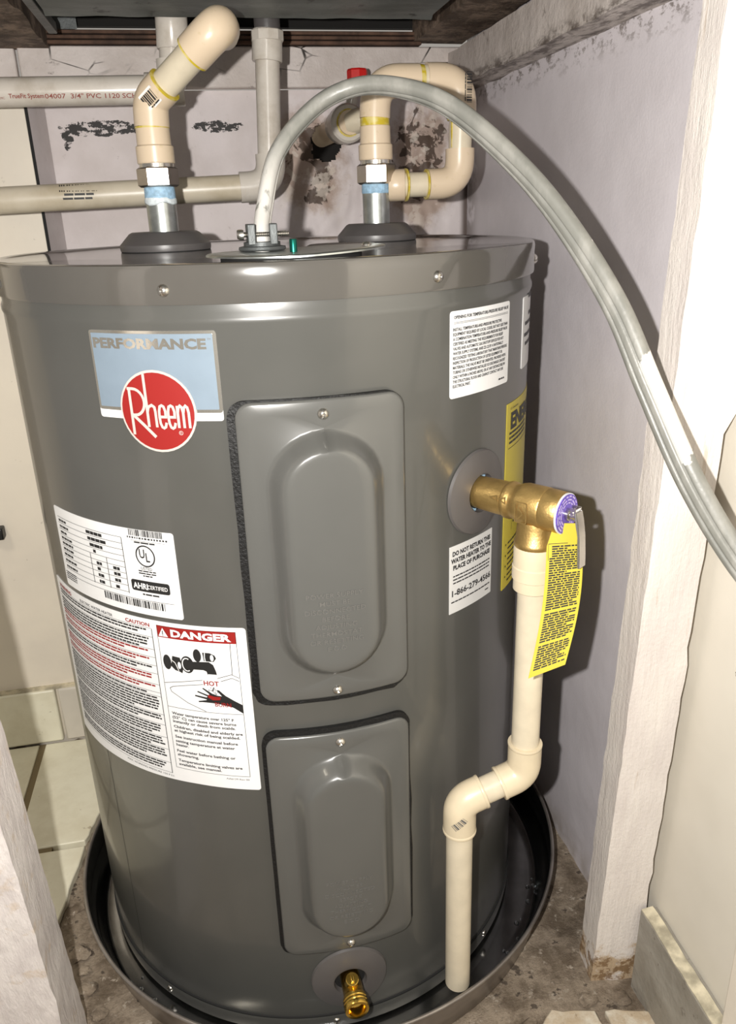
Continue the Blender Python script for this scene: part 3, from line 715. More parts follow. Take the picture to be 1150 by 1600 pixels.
for ex in (0.155, 0.40):
    e_ = [(ex - 0.07, -0.125), (ex + 0.08, -0.125), (ex + 0.085, 0.02), (ex + 0.05, 0.14), (ex, 0.17), (ex - 0.055, 0.14), (ex - 0.085, 0.02), (ex - 0.09, -0.14), (ex - 0.08, -0.29), (ex - 0.045, -0.39), (ex, -0.415), (ex + 0.05, -0.385), (ex + 0.085, -0.27)]
    stroke(b, S, em(e_), 0.0021, LT)
stroke(b, S, em([(0.57, 0.17), (0.57, -0.40)]), 0.0022, LT)
for mx in (0.57, 0.715):
    stroke(b, S, em([(mx, -0.02), (mx + 0.03, 0.12), (mx + 0.075, 0.17), (mx + 0.12, 0.13), (mx + 0.145, 0.0), (mx + 0.145, -0.40)]), 0.0021, LT)
stroke(b, S, [(cu + q * (0.60 + 0.05 * cos(radians(t))), cv + q * (-0.53 + 0.05 * sin(radians(t)))) for t in range(0, 360, 30)], 0.0004, LT, True)
text(b, S, 'R', cu + q * 0.60, cv - q * 0.56, 0.0018, align='C', lift=LT)
b.build('emblem_lettering', M_foilw, bl)

# ---- rating plate
S = Surf(-60.3, 0.4720); W = S.U(-26.7); A = S.U
b = MB(); patch(b, S, 0, 0, W, 0.0800, 0.0025); rp = b.build('rating_label', M_white, wh); rp['label'] = 'white rating label with table, barcodes and round listing mark'
b = MB(); L = 0.0007; z_ = lambda z: z - 0.4720
ys = [0.5425, 0.5368, 0.5309, 0.5251, 0.5196, 0.5143, 0.5087, 0.5033, 0.4972, 0.4909]
for i, zz in enumerate(ys): rect(b, S, A(-58.9), z_(zz), A(-38.3), z_(zz) + 0.0004, L)
rect(b, S, A(-38.4), z_(0.4900), A(-38.25), z_(0.5425), L)
for a in (-48.0, -43.2): rect(b, S, A(a), z_(0.4905), A(a + 0.15), z_(0.5196), L)
rect(b, S, A(-58.9), z_(0.4860), A(-28.2), z_(0.4864), L)
rnd = random.Random(3)
for i in range(9):
    zz = ys[i + 1] + 0.0016; words(b, S, A(-58.6), z_(zz), A(-58.6) + 0.012 + 0.010 * rnd.random(), 0.0022, L, rnd, 0.4, 1, 3)
for i, (a0, a1) in enumerate(((-48.2, -43.5), (-48.0, -42.0), (-47.6, -43.8), (-46.8, -46.0))): words(b, S, A(a0), z_(ys[i + 1] + 0.0014), A(a1), 0.0030, L, rnd, 0.15, 1, 2.5)
for i in range(4, 9):
    for a in (-46.3, -41.6):
        words(b, S, A(a), z_(ys[i + 1] + 0.0014), A(a + (0.4 if i == 4 else 1.7)), 0.0030, L, rnd, 0.15, 0.8, 1.5)
for i in range(4): words(b, S, A(-59.6), z_(0.4862 - 0.0022 * i), A(-55), 0.0011, L, rnd)
barcode(b, S, A(-36.3), z_(0.5462), A(-28.9), z_(0.5520), L, 0.00045, 5)
words(b, S, A(-36.8), z_(0.5437), A(-28.0), 0.0016, L, rnd, 0.7, 0.6, 1.4)
rect(b, S, A(-36.0), z_(0.5418), A(-28.6), z_(0.5421), L); words(b, S, A(-35.3), z_(0.5398), A(-30.4), 0.0014, L, rnd)
stroke(b, S, [(A(-33.2) + 0.0092 * cos(radians(t)), z_(0.5285) + 0.0094 * sin(radians(t))) for t in range(0, 360, 15)], 0.0013, L, True)
text(b, S, 'U', A(-34.5), z_(0.5265), 0.0080, sx=0.75, bold=0.02, lift=L); text(b, S, 'L', A(-33.1), z_(0.5235), 0.0080, sx=0.75, bold=0.02, lift=L)
text(b, S, 'LISTED', A(-33.3), z_(0.5156), 0.0026, align='C', lift=L, bold=0.01)
for i in range(3): words(b, S, A(-35.2 + 0.9 * (i == 2)), z_(0.5136 - 0.0022 * i), A(-31.3 - 0.9 * (i == 2)), 0.0012, L, rnd)
patch(b, S, A(-37.4), z_(0.4945), A(-28.8), z_(0.5050), 0.0022, L, 0.0002)
words(b, S, A(-35.0), z_(0.4912), A(-30.8), 0.0015, L, rnd)
barcode(b, S, A(-45.4), z_(0.4785), A(-30.2), z_(0.4855), L, 0.0006, 9)
b.build('printing', M_ink, rp)
b = MB(); text(b, S, 'AHRI', A(-36.9), z_(0.4972), 0.0052, sx=0.9, bold=0.03, lift=L + 0.0004); text(b, S, 'CERTIFIED', A(-33.6), z_(0.4980), 0.0036, w=A(-29.2) - A(-33.6), bold=0.01, lift=L + 0.0004)
b.build('pill_lettering', M_white, rp)

# ---- caution / danger label
S = Surf(-69.0, 0.2985); W = S.U(-14.8); A = S.U; z_ = lambda z: z - 0.2985
b = MB(); patch(b, S, 0, 0, W, 0.1690, 0.0028, bow=lambda u: -0.0075 * max(0, 1 - u / (0.75 * W))); cl = b.build('warning_label', M_white, wh); cl['label'] = 'large white warning label with red danger heading and scald picture'
kb = MB(); rb = MB(); L = 0.0007; rnd = random.Random(11)
text(rb, S, 'CAUTION', A(-40.6), z_(0.4604), 0.0034, w=A(-34.6) - A(-40.6), bold=0.03, lift=L)
text(rb, S, 'WARNING', A(-66.5), z_(0.4602), 0.0034, w=A(-59.5) - A(-66.5), bold=0.03, lift=L)
text(kb, S, 'ELECTRIC WATER HEATER', A(-55.4), z_(0.4605), 0.0028, w=A(-44.2) - A(-55.4), lift=L, bold=0.01)
rows = [0.4588, 0.4500, 0.4375, 0.4293, 0.4208, 0.4124, 0.4010, 0.3924, 0.3883, 0.3691, 0.3578, 0.3440, 0.3310, 0.3160, 0.3045]
reds = {2, 3, 5, 6}
for i, zt in enumerate(rows):
    rect(kb, S, A(-67.0), z_(zt), A(-34.3), z_(zt) + 0.00035, L)
    if i + 1 < len(rows):
        zb = rows[i + 1]; z = zt - 0.0027
        tgt = rb if i in reds else kb
        while z > zb + 0.0006:
            last = z - 0.0028 < zb + 0.0006
            words(tgt, S, A(-66.4), z_(z), A(-34.8 - (rnd.uniform(1, 9) if last else rnd.uniform(0, 1.2))), 0.0017, L, rnd, 0.45, 1.2, 5); z -= 0.0030
rect(kb, S, A(-34.3), z_(0.3045), A(-34.15), z_(0.4588), L)
text(kb, S, 'MAX. WORKING PRESSURE 150 P.S.I.', A(-47), z_(0.3005), 0.0020, w=A(-33.8) - A(-47), lift=L)
# danger box
D0, D1 = A(-33.0), A(-16.75)
for (x0_, y0_, x1_, y1_) in ((D0, z_(0.3130), D0 + 0.0004, z_(0.4638)), (D1 - 0.0004, z_(0.3130), D1, z_(0.4638)), (D0, z_(0.3130), D1, z_(0.3134)), (D0, z_(0.3805), D1, z_(0.3809)), (D0, z_(0.4634), D1, z_(0.4638))):
    rect(kb, S, x0_, y0_, x1_, y1_, L)
b = MB(); rect(b, S, D0, z_(0.4522), D1, z_(0.4636), L); b.build('danger_band', M_redink, cl)
wbm = MB(); text(wbm, S, 'DANGER', A(-29.9), z_(0.4548), 0.0064, w=A(-17.7) - A(-29.9), bold=0.045, lift=L + 0.0005)
tri = A(-32.65); poly(wbm, S, [(tri, z_(0.4535)), (tri + 0.0096, z_(0.4535)), (tri + 0.0048, z_(0.4620))], L + 0.0005); wbm.build('heading', M_white, cl)
rect(kb, S, tri + 0.0044, z_(0.4556), tri + 0.0052, z_(0.4595), L + 0.001); rect(kb, S, tri + 0.0044, z_(0.4543), tri + 0.0052, z_(0.4550), L + 0.001)
lines = [('Water temperature over 125\u00b0 F', 0.3728, -18.9), ('(52\u00b0 C) can cause severe burns', 0.3684, -18.5), ('instantly or death from scalds.', 0.3641, -18.7), ('Children, disabled and elderly are', 0.3583, -17.4), ('at highest risk of being scalded.', 0.3540, -18.0),
         ('See instruction manual before', 0.3474, -18.6), ('setting temperature at water', 0.3425, -19.3), ('heater.', 0.3383, -29.3), ('Feel water before bathing or', 0.3316, -19.4), ('showering.', 0.3273, -27.3), ('Temperature limiting valves are', 0.3209, -18.2), ('available, see manual.', 0.3165, -22.6)]
for t, zz, a1 in lines: text(kb, S, t, A(-32.2), z_(zz), 0.0027, w=A(a1) - A(-32.2), lift=L, bold=0.025)
text(kb, S, 'AA6139 Rev 00', A(-21.8), z_(0.3088), 0.0018, w=A(-17.0) - A(-21.8), lift=L)
PW = D1 - D0; PH = 0.4522 - 0.3809
def pic(a, t): return (D0 + a * PW, z_(0.4522) - t * PH)
def pp(*pts): return [pic(*p) for p in pts]
for l_ in (((0, 0.658), (0.25, 0.60), (0.53, 0.538)), ((0.72, 0.495), (0.9, 0.43), (0.99, 0.475)), ((0.92, 0.0), (0.91, 0.43)), ((0.53, 0.60), (0.3, 0.645), (0.12, 0.69), (0.075, 0.72), (0.09, 0.77), (0.3, 0.90), (0.53, 0.995)), ((0.76, 0.535), (0.9, 0.48), (0.985, 0.52))):
    stroke(kb, S, pp(*l_), 0.0005, L)
def ell(mbx, a, t, ra, rt_, lift, n=20): poly(mbx, S, [(pic(a, t)[0] + ra * PW * cos(2 * pi * i / n), pic(a, t)[1] + rt_ * PH * sin(2 * pi * i / n)) for i in range(n)], lift)
L2 = L + 0.0003; L3 = L + 0.0006
ell(kb, 0.09, 0.34, 0.055, 0.105, L2); poly(kb, S, pp((0.15, 0.34), (0.17, 0.24), (0.27, 0.25), (0.285, 0.33), (0.31, 0.36), (0.28, 0.47), (0.24, 0.45), (0.19, 0.44), (0.13, 0.38)), L2)
ell(kb, 0.36, 0.335, 0.085, 0.12, L2)
poly(kb, S, pp((0.37, 0.285), (0.5, 0.275), (0.64, 0.265), (0.69, 0.30), (0.715, 0.38), (0.73, 0.47), (0.615, 0.47), (0.60, 0.40), (0.56, 0.385), (0.37, 0.395)), L3)
ell(kb, 0.50, 0.19, 0.05, 0.09, L2); poly(kb, S, pp((0.57, 0.14), (0.66, 0.14), (0.72, 0.17), (0.735, 0.21), (0.70, 0.26), (0.58, 0.26)), L2)
poly(kb, S, pp((0.69, 0.66), (0.725, 0.66), (0.80, 0.735), (0.90, 0.80), (1.0, 0.86), (1.0, 0.985), (0.88, 0.90), (0.70, 0.86), (0.62, 0.855), (0.50, 0.855), (0.45, 0.862), (0.448, 0.845), (0.55, 0.82), (0.56, 0.81), (0.41, 0.78), (0.412, 0.76), (0.56, 0.78), (0.572, 0.765), (0.445, 0.715), (0.452, 0.698), (0.585, 0.745), (0.60, 0.73), (0.515, 0.655), (0.53, 0.645), (0.64, 0.72), (0.70, 0.74), (0.755, 0.745)), L2)
stroke(wbm2 := MB(), S, [(pic(0.355, 0.335)[0] + 0.058 * PW * cos(radians(t)), pic(0.355, 0.335)[1] + 0.09 * PH * sin(radians(t))) for t in range(60, 301, 20)], 0.0010, L2 + 0.0002)
ell(wbm2, 0.255, 0.36, 0.022, 0.05, L3); ell(wbm2, 0.685, 0.205, 0.022, 0.045, L3)
stroke(wbm2, S, pp((0.16, 0.30), (0.20, 0.33), (0.24, 0.44)), 0.0007, L3); stroke(wbm2, S, pp((0.60, 0.14), (0.595, 0.20), (0.60, 0.26)), 0.0008, L3)
rect(wbm2, S, pic(0.615, 0)[0], pic(0, 0.47)[1], pic(0.735, 0)[0], pic(0, 0.435)[1], L3 + 0.0002); wbm2.build('picture_highlights', M_white, cl)
b = MB(); poly(b, S, pp((0.585, 0.735), (0.66, 0.755), (0.74, 0.755), (0.73, 0.80), (0.64, 0.81), (0.58, 0.775)), L3); b.build('burn_mark', M_redink, cl)
text(rb, S, 'HOT', *pic(0.545, 0.60), 0.0046, w=0.19 * PW, bold=0.02, lift=L3); text(rb, S, 'BURN', *pic(0.66, 0.895), 0.0042, w=0.20 * PW, bold=0.01, lift=L3 + 0.0002)
for i in range(26):
    a = rnd.uniform(0.58, 0.71); t = rnd.uniform(0.62, 0.73); stroke(kb, S, pp((a, t), (a + 0.004, t + 0.022)), 0.0004, L)
kb.build('black_printing', M_ink, cl); tag(rb.build('red_printing', M_redink, cl), None, kind='stuff')

# ---- relief valve opening label
S = Surf(26.9, 0.6450); W = S.U(46.2); A = S.U; z_ = lambda z: z - 0.6450
b = MB(); patch(b, S, 0, 0, W, 0.0710, 0.0026); ol = b.build('opening_label', M_white, wh); ol['label'] = 'white instruction label below the lid at upper right'
b = MB(); L = 0.0007
text(b, S, 'OPENING FOR TEMPERATURE-PRESSURE RELIEF VALVE', A(27.8), z_(0.7098), 0.0024, w=A(45.4) - A(27.8), lift=L, bold=0.03)
for zz in (0.7068, 0.7058): rect(b, S, A(27.8), z_(zz), A(45.3), z_(zz) + 0.0003, L)
T_ = [('INSTALL TEMPERATURE-AND-PRESSURE PROTECTIVE', 42.6), ('EQUIPMENT REQUIRED BY LOCAL CODES, BUT NOT LESS THAN', 45.2), ('A COMBINATION TEMPERATURE-AND-PRESSURE RELIEF VALVE', 45.1), ('CERTIFIED AS MEETING THE REQUIREMENTS FOR RELIEF', 43.3), ('VALVES AND AUTOMATIC GAS SHUTOFF DEVICES FOR HOT', 43.6), ('WATER SUPPLY SYSTEMS, ANSI Z21.22 BY A NATIONALLY', 43.5), ('RECOGNIZED TESTING LABORATORY THAT MAINTAINS PERIODIC', 45.3),
      ('INSPECTION OF PRODUCTION OF LISTED EQUIPMENT OR', 43.2), ('MATERIALS. THE VALVE MUST BE ORIENTED, PROVIDED WITH', 44.7), ('TUBING OR OTHERWISE INSTALLED SO DISCHARGE CAN EXIT', 44.6), ('ONLY WITHIN 6 INCHES ABOVE, OR AT ANY DISTANCE BELOW', 44.6), ('THE STRUCTURAL FLOOR AND CANNOT CONTACT ANY LIVE', 43.8), ('ELECTRICAL PART.', 32.4)]
for i, (t, a1) in enumerate(T_): text(b, S, t, A(27.6), z_(0.7002 - 0.00385 * i), 0.0023, w=A(a1) - A(27.6), lift=L, bold=0.028)
words(b, S, A(42.0), z_(0.6497), A(44.4), 0.0014, L); b.build('printing', M_ink, ol)
# ---- do-not-return label
S = Surf(27.1, 0.4437); W = S.U(41.1); A = S.U; z_ = lambda z: z - 0.4437
b = MB(); patch(b, S, 0, 0, W, 0.0672, 0.0002); dl = b.build('return_label', M_greywhite, wh); dl['label'] = 'pale grey label with a telephone number under the relief valve'
b = MB()
for t, zz, a0, a1 in (('DO NOT RETURN THIS', 0.5012, 27.9, 40.3), ('WATER HEATER TO THE', 0.4943, 27.5, 40.6), ('PLACE OF PURCHASE', 0.4874, 28.1, 40.2)): text(b, S, t, A(a0), z_(zz), 0.0042, w=A(a1) - A(a0), bold=0.045, lift=L)
for zz in (0.4802, 0.4768, 0.4734): words(b, S, A(28.1), z_(zz), A(40.2), 0.0013, L)
text(b, S, '1-866-279-4566', A(27.8), z_(0.4610), 0.0058, w=A(40.7) - A(27.8), bold=0.025, lift=L)
words(b, S, A(27.6), z_(0.4545), A(40.4), 0.0013, L); words(b, S, A(38.7), z_(0.4494), A(40.2), 0.0012, L); b.build('printing', M_ink, dl)
# ---- energy guide label
S = Surf(46.6, 0.4330); W = S.U(88); A = S.U; z_ = lambda z: z - 0.4330
b = MB(); patch(b, S, 0, 0, W, 0.1900, 0.001); el = b.build('energy_label', M_yel, wh); el['label'] = 'yellow energy label wrapping round the right side'
b = MB(); text(b, S, 'U.S. Government', A(48.4), z_(0.6165), 0.0022, lift=L); text(b, S, 'ENERGYGUIDE', A(48.8), z_(0.5980), 0.0145, w=A(87) - A(48.8), bold=0.045, lift=L)
for zz in (0.5925, 0.5880, 0.5835): words(b, S, A(48.2), z_(zz), A(62), 0.0022, L)
rect(b, S, A(47.8), z_(0.5790), A(86), z_(0.5796), L); stroke(b, S, [(A(62), z_(0.52)), (A(64), z_(0.535)), (A(68), z_(0.55)), (A(75), z_(0.56))], 0.001, L)
rnd = random.Random(2)
stroke(b, S, [(A(51.5), z_(0.492)), (A(70), z_(0.492)), (A(70), z_(0.516)), (A(51.5), z_(0.516))], 0.0005, L, True)
for i in range(3): words(b, S, A(52.5), z_(0.510 - 0.006 * i), A(68), 0.0025, L, rnd)
for i in range(8): rect(b, S, A(48.0), z_(0.4795 - 0.0058 * i), A(48.5), z_(0.4795 - 0.0058 * i) + 0.0018, L) if i % 2 == 0 else None; words(b, S, A(49.5), z_(0.4795 - 0.0058 * i), A(80), 0.0018, L, rnd)
b.build('printing', M_ink, el)
# ---- narrow label at the edge
S = Surf(55.0, 0.6485); W = S.U(78); A = S.U; z_ = lambda z: z - 0.6485
b = MB(); patch(b, S, 0, 0, W, 0.0660, 0.002); tl = b.build('side_label', M_white, wh); tl['label'] = 'white label at the right edge of the jacket'
b = MB()
for zz, a0 in ((0.7120, 60), (0.6960, 61), (0.6880, 57), (0.6775, 56.5), (0.6690, 57.6)): words(b, S, A(a0), z_(zz), A(75), 0.0034, L, rnd, 0.5, 2, 5)
b.build('printing', M_ink, tl)

# ---- escutcheons
def escutcheon(a, z, ro, ri, name):
    d = cyl(a, 0, 1); o = cyl(a, z); b = MB(); n = 64; up_ = V((0, 0, 1)); tx = V((cos(radians(a)), sin(radians(a)), 0))
    S = Surf(a, z); prof = [(ro, 0.0008), (ro - 0.0012, 0.0032), (ro * 0.80, 0.0050), (ri + 0.003, 0.0068), (ri, 0.0064), (ri - 0.001, 0.001)]
    for r, l in prof:
        for i in range(n):
            t = 2 * pi * i / n; b.v.append(S(r * cos(t), r * sin(t), l))
    for j in range(len(prof) - 1):
        for i in range(n): b.f.append((j * n + i, j * n + (i + 1) % n, (j + 1) * n + (i + 1) % n, (j + 1) * n + i))
    o_ = b.build(name, M_ring, wh, sharp=25)
    b = MB(); disc(b, S, 0, 0, ri, ri, 0.0009, 0.0005); b.build('opening', M_dark, o_)
    return o_
er = escutcheon(35.1, 0.5545, 0.0395, 0.0178, 'valve_escutcheon')
S_ = Surf(35.1, 0.5545)
for t0, t1 in ((50, 130), (205, 265)):
    b = MB(); stroke(b, S_, [(0.0163 * cos(radians(t)), 0.0163 * sin(radians(t))) for t in range(t0, t1 + 1, 8)], 0.0024, 0.0016); b.build('highlight_arc', M_tape, er)  # blue arcs paint in the bluish highlights round the valve opening
ed = escutcheon(1.0, 0.0515, 0.0400, 0.0170, 'drain_escutcheon')
# ---- drain valve (part of the tank)
dv = V((0.0045, -R, 0.0535)); d = V((0.02, -1, -0.02)).normalized()
b = MB(); b.lathe([(0.0102, -0.002), (0.0105, 0.024), (0.0112, 0.025), (0.0122, 0.027), (0.0124, 0.030), (0.0116, 0.0308), (0.0124, 0.0318), (0.0124, 0.0335), (0.0116, 0.0343), (0.0125, 0.0353), (0.0125, 0.0385), (0.0118, 0.040), (0.0088, 0.040), (0.0088, 0.030), (0.0055, 0.028), (0.0055, 0.020), (0.0, 0.020)], dv, d, 32)
dvo = b.build('drain_valve', M_brass2, wh, sharp=40); dvo['label'] = 'polished brass drain valve at the foot of the heater'
b = MB(); sd = V((0, -0.35, 1)).normalized(); sp = dv + d * 0.0135 + V((0, 0, 0.004)); b.lathe([(0.0078, 0.0), (0.0080, 0.006), (0.0066, 0.0085), (0.0066, 0.0115), (0.0058, 0.0122)], sp, sd, 20); st = b.build('valve_stem', M_brass2, dvo)
b = MB(); q_ = basis(sd); Mx = Matrix((q_[0], q_[1], q_[2])).transposed(); b.box(sp + sd * 0.0135, (0.0075, 0.0030, 0.0040), Mx); b.build('stem_slot', M_brass2, dvo, bevel=0.0005)
b = MB(); b.lathe([(0.0056, 0.0), (0.0056, 0.0006)], dv + d * 0.0285, d, 6); b.build('bore', M_dark, dvo)
screw(ed, cyl(-4.3, 0.051, R + 0.001), cyl(-4.3, 0, 1), 0.003)

# ---- top fittings that belong to the tank
def hexnut(mbx, o, ax, r, h):
    mbx.lathe([(r * 0.86, 0), (r, h * 0.1), (r, h * 0.9), (r * 0.86, h)], o, ax, 6)
NH = V((-0.106, 0.046, LZ)); NC = V((0.127, 0.080, LZ))
for N, s in ((NH, 1.0), (NC, 0.96)):
    b = MB(); b.lathe([(0.046 * s, 0.0), (0.0465 * s, 0.003), (0.0462 * s, 0.006), (0.036 * s, 0.0165), (0.033 * s, 0.018), (0.018 * s, 0.018), (0.0165, 0.015)], N + V((0, 0, 0.0008)), n=48)
    co = b.build('pipe_collar', M_collar, wh, sharp=30); b = MB(); b.lathe([(0.0455 * s, 0), (0.0455 * s, 0.0015)], N + V((0, 0, -0.0003)), n=40); b.build('collar_gap', M_dark, co)
for N, h0, h1, s in ((NH, 0.048, 0.071, 0), (NC, 0.050, 0.070, 1)):
    b = MB(); b.lathe([(0.0150, 0.0), (0.0150, h1), (0.013, h1 + 0.001)], N, n=36); ni = b.build('nipple', M_zinc, wh, sharp=40)
    b = MB(); prof = [(0.0152, h0)]
    for k in range(9): prof += [(0.0158 - 0.00008 * k, h0 + 0.002 + k * 0.0023), (0.0154 - 0.00008 * k, h0 + 0.0032 + k * 0.0023)]
    b.lathe(prof, N, n=36); b.build('thread_sealant', M_tape, ni)
    b = MB(); b.lathe([(0.0152, h0 - 0.003), (0.0161, h0 - 0.002), (0.0162, h0 + 0.0015), (0.0153, h0 + 0.0035)], N, n=30)
    for i, p in enumerate(b.v): b.v[i] = p + V((0, 0, 0.003 * noise.noise(p * 90)))
    (b.build('white_sealant', M_tapew, ni) if not s else None)
# electrical junction cover
jb = MB(); n = 64; cx, cy, ax_, ay_ = 0.003, -0.192, 0.071, 0.062
def jz(x): return LZ + 0.0042 + max(0, (x - 0.0)) * 0.04
for rr_, dz in ((1.0, -0.0012), (1.0, 0.0), (0.985, 0.0006), (0.7, 0.0004), (0.3, 0.0), (0.02, 0)):
    for i in range(n):
        t = 2 * pi * i / n; x = cx + ax_ * rr_ * cos(t); y = cy + ay_ * rr_ * sin(t); jb.v.append(V((x, y, jz(x) + dz)))
for j in range(5):
    for i in range(n): jb.f.append((j * n + i, j * n + (i + 1) % n, (j + 1) * n + (i + 1) % n, (j + 1) * n + i))
jb.f.append(tuple(5 * n + i for i in range(n))); jc = jb.build('junction_cover', M_zinc, wh, sharp=40)
b = MB(); b.lathe([(0.056, 0), (0.056, 0.0036)], (cx - 0.004, cy + 0.002, LZ), n=40); b.build('junction_box', M_dark, jc)
b = MB(); b.lathe([(0.0030, 0.0), (0.0030, 0.009), (0.0026, 0.0098), (0.0, 0.0098)], (-0.0005, -0.203, jz(0) + 0.0004), n=14); gs = b.build('ground_screw', M_green, jc); gs['label'] = 'green grounding screw'
screw(jc, (0.058, -0.20, jz(0.058) + 0.0006), (0, 0, 1), 0.0034)
b = MB(); b.lathe([(0.034, 0), (0.0342, 0.0025), (0.031, 0.004), (0.0, 0.0042)], (0.062, -0.062, LZ), n=48); b.build('anode_cap', M_ring, wh)

# ================================================================== RELIEF VALVE
A_ = 35.1; ZV = 0.5550; d = cyl(A_, 0, 1).normalized(); side = V((cos(radians(A_)), sin(radians(A_)), 0)); o = cyl(A_, ZV, R + 0.0015)
rv = thing('relief_valve', tuple(o), 'brass temperature and pressure relief valve sticking out of the heater', 'valve')
b = MB(); b.lathe([(0.0138, -0.002), (0.0146, 0.004), (0.0152, 0.024), (0.0150, 0.032), (0.0166, 0.034), (0.0166, 0.0375), (0.0152, 0.0395), (0.0152, 0.043), (0.0170, 0.046), (0.0182, 0.050), (0.0184, 0.070), (0.0178, 0.0712), (0.0182, 0.0726), (0.0178, 0.086), (0.0165, 0.0875), (0.0, 0.0875)], o, d, 40)
LO = 0.0605
b.lathe([(0.0150, 0.012), (0.0156, 0.016), (0.0165, 0.029), (0.0178, 0.031), (0.0180, 0.0345), (0.0166, 0.0365), (0.0150, 0.0370)], o + d * LO, (0, 0, -1), 36)
body = b.build('valve_body', M_brass, rv, sharp=40)
b = MB(); cc = o + d * 0.058
Mx = Matrix((d, side, V((0, 0, 1)))).transposed()
fr = -side  # the flank that faces the viewer
fm = Flat(cc + (fr * 0.0187) + V((0, 0, -0.001)), d, V((0, 0, 1)), fr)
stroke(b, fm, rrect(-0.0065, -0.009, 0.0045, 0.009, 0.0012, 3), 0.0012, 0.0004, True); stroke(b, fm, [(-0.004, -0.007), (0.001, -0.001), (-0.003, 0.004)], 0.0012, 0.0004)
for t in (0.028, 0.0365):
    f2 = Flat(o + d * t + fr * 0.0164 + V((0, 0, 0.002)), d, V((0, 0, 1)), fr); stroke(b, f2, [(-0.004, 0.003), (0.003, 0.0055), (0.003, 0.0005)], 0.0012, 0.0002, True)
b.build('cast_marking', M_brass, rv)
b = MB(); b.lathe([(0.0176, 0.0), (0.0176, 0.0014), (0.0, 0.0014)], o + d * 0.0875, d, 36); cp = b.build('white_washer', M_white, rv)
b = MB(); b.lathe([(0.0168, 0.0), (0.0168, 0.0008), (0.0, 0.0008)], o + d * 0.0889, d, 36); pl = b.build('data_plate', M_purple, rv); pl['label'] = 'round purple data plate with pale print'
b = MB(); FP = Flat(o + d * 0.0897, side, V((0, 0, 1)), d); rnd = random.Random(4)
for rr_ in (0.0150, 0.0122, 0.0096):
    t = 0
    while t < 360:
        L_ = rnd.uniform(10, 34); stroke(b, FP, [(rr_ * cos(radians(t + k * L_ / 4)), rr_ * sin(radians(t + k * L_ / 4))) for k in range(5)], 0.0013, 0.0002); t += L_ + 7
b.build('plate_print', M_lilac, pl)
b = MB(); b.lathe([(0.0052, 0.0), (0.0052, 0.003), (0.0032, 0.0035), (0.0032, 0.010), (0.0, 0.010)], o + d * 0.0897, d, 18); b.build('stem', M_steel, rv)
# bent test lever: two cheeks, a hinge and a hanging blade
b = MB(); h = o + d * 0.0935 + V((0, 0, 0.002))
for s in (-1, 1): b.box(h + side * (0.0045 * s + 0.003) + V((0, 0, -0.001)), (0.009, 0.0012, 0.010), Mx)
b.tube([h + side * -0.003 + d * 0.002, h + side * 0.009 + d * 0.002], 0.0016, 10)
tilt = d * 0.012
vs = []
for s in (-0.0125, -0.0030):
    for (k, z) in ((0.0080, 0.004), (0.0100, -0.004), (0.0120, -0.016), (0.0135, -0.035), (0.0138, -0.043)):
        vs.append(h + side * (s + 0.004) + d * k + V((0, 0, z)))
n = 5
b2 = [p + d * 0.0012 for p in vs]; b.add(vs + b2, [(i, i + 1, n + i + 1, n + i) for i in range(4)] + [(10 + n + i, 10 + n + i + 1, 10 + i + 1, 10 + i) for i in range(4)] + [(i, 10 + i, 10 + i + 1, i + 1) for i in range(4)] + [(n + i + 1, 10 + n + i + 1, 10 + n + i, n + i) for i in range(4)] + [(0, n, 10 + n, 10), (4, 14, 19, 9)])
for s in (-0.0125, -0.0030):  # turned-in edges of the blade
    e = [h + side * (s + 0.004) + d * k + V((0, 0, z)) for k, z in ((0.0080, 0.004), (0.0120, -0.016), (0.0138, -0.043))]
    b.tube([e[0], e[1], e[2]], 0.0009, 6)
lv = b.build('test_lever', M_steel, rv, sharp=30, fix=True); lv['label'] = 'bent steel test lever'

# ---- tag hanging behind the lever
tt = o + d * 0.085; n = 16
tagc = [(0.0, 0.016), (0.0, 0.004)]
P = lambda u, t: None
tg = thing('warning_tag', tuple(tt), 'long yellow warning tag hanging from the relief valve lever', 'tag')
pl_ = [(0.182, -0.276, 0.5450), (0.215, -0.302, 0.5500)]
def tagpt(u, t, lift=0):
    """u across 0..1, t down 0..1; the tag hangs and curls a little forward"""
    L0 = V((0.1850, -0.2855, 0.548)); L1 = V((0.1625, -0.3150, 0.421))
    R0 = V((0.2120, -0.2930, 0.548)); R1 = V((0.1935, -0.3185, 0.432))
    a = L0.lerp(L1, t) + V((0.006, 0.002, 0)) * sin(pi * t); c = R0.lerp(R1, t) + V((0.008, 0.002, 0)) * sin(pi * t) 
    q = a.lerp(c, u); return q + V((-0.35, -0.92, 0.15)).normalized() * lift
class TagS:
    def __call__(s, u, v, lift=0): return tagpt(u, 1 - v, lift)
b = MB(); m_ = 20
for k in range(2):
    for j in range(m_ + 1):
        t = j / m_
        ua, ub = (0.22 * max(0, 1 - t / 0.16), 1 - 0.10 * max(0, 1 - t / 0.16))
        for i in range(7): b.v.append(tagpt(ua + (ub - ua) * i / 6, t, 0.0003 - 0.0006 * k))
o2 = 7 * (m_ + 1)
for j in range(m_):
    for i in range(6):
        a = j * 7 + i; b.f.append((a, a + 7, a + 8, a + 1)); b.f.append((o2 + a, o2 + a + 1, o2 + a + 8, o2 + a + 7))
    a = j * 7; b.f.append((a, o2 + a, o2 + a + 7, a + 7)); b.f.append((a + 6, a + 13, o2 + a + 13, o2 + a + 6))
for i in range(6): b.f.append((i, i + 1, o2 + i + 1, o2 + i)); e = m_ * 7 + i; b.f.append((e, o2 + e, o2 + e + 1, e + 1))
b.build('sheet', M_yel, tg)
b = MB(); T = TagS(); rnd = random.Random(8); t = 0.15; k = 0
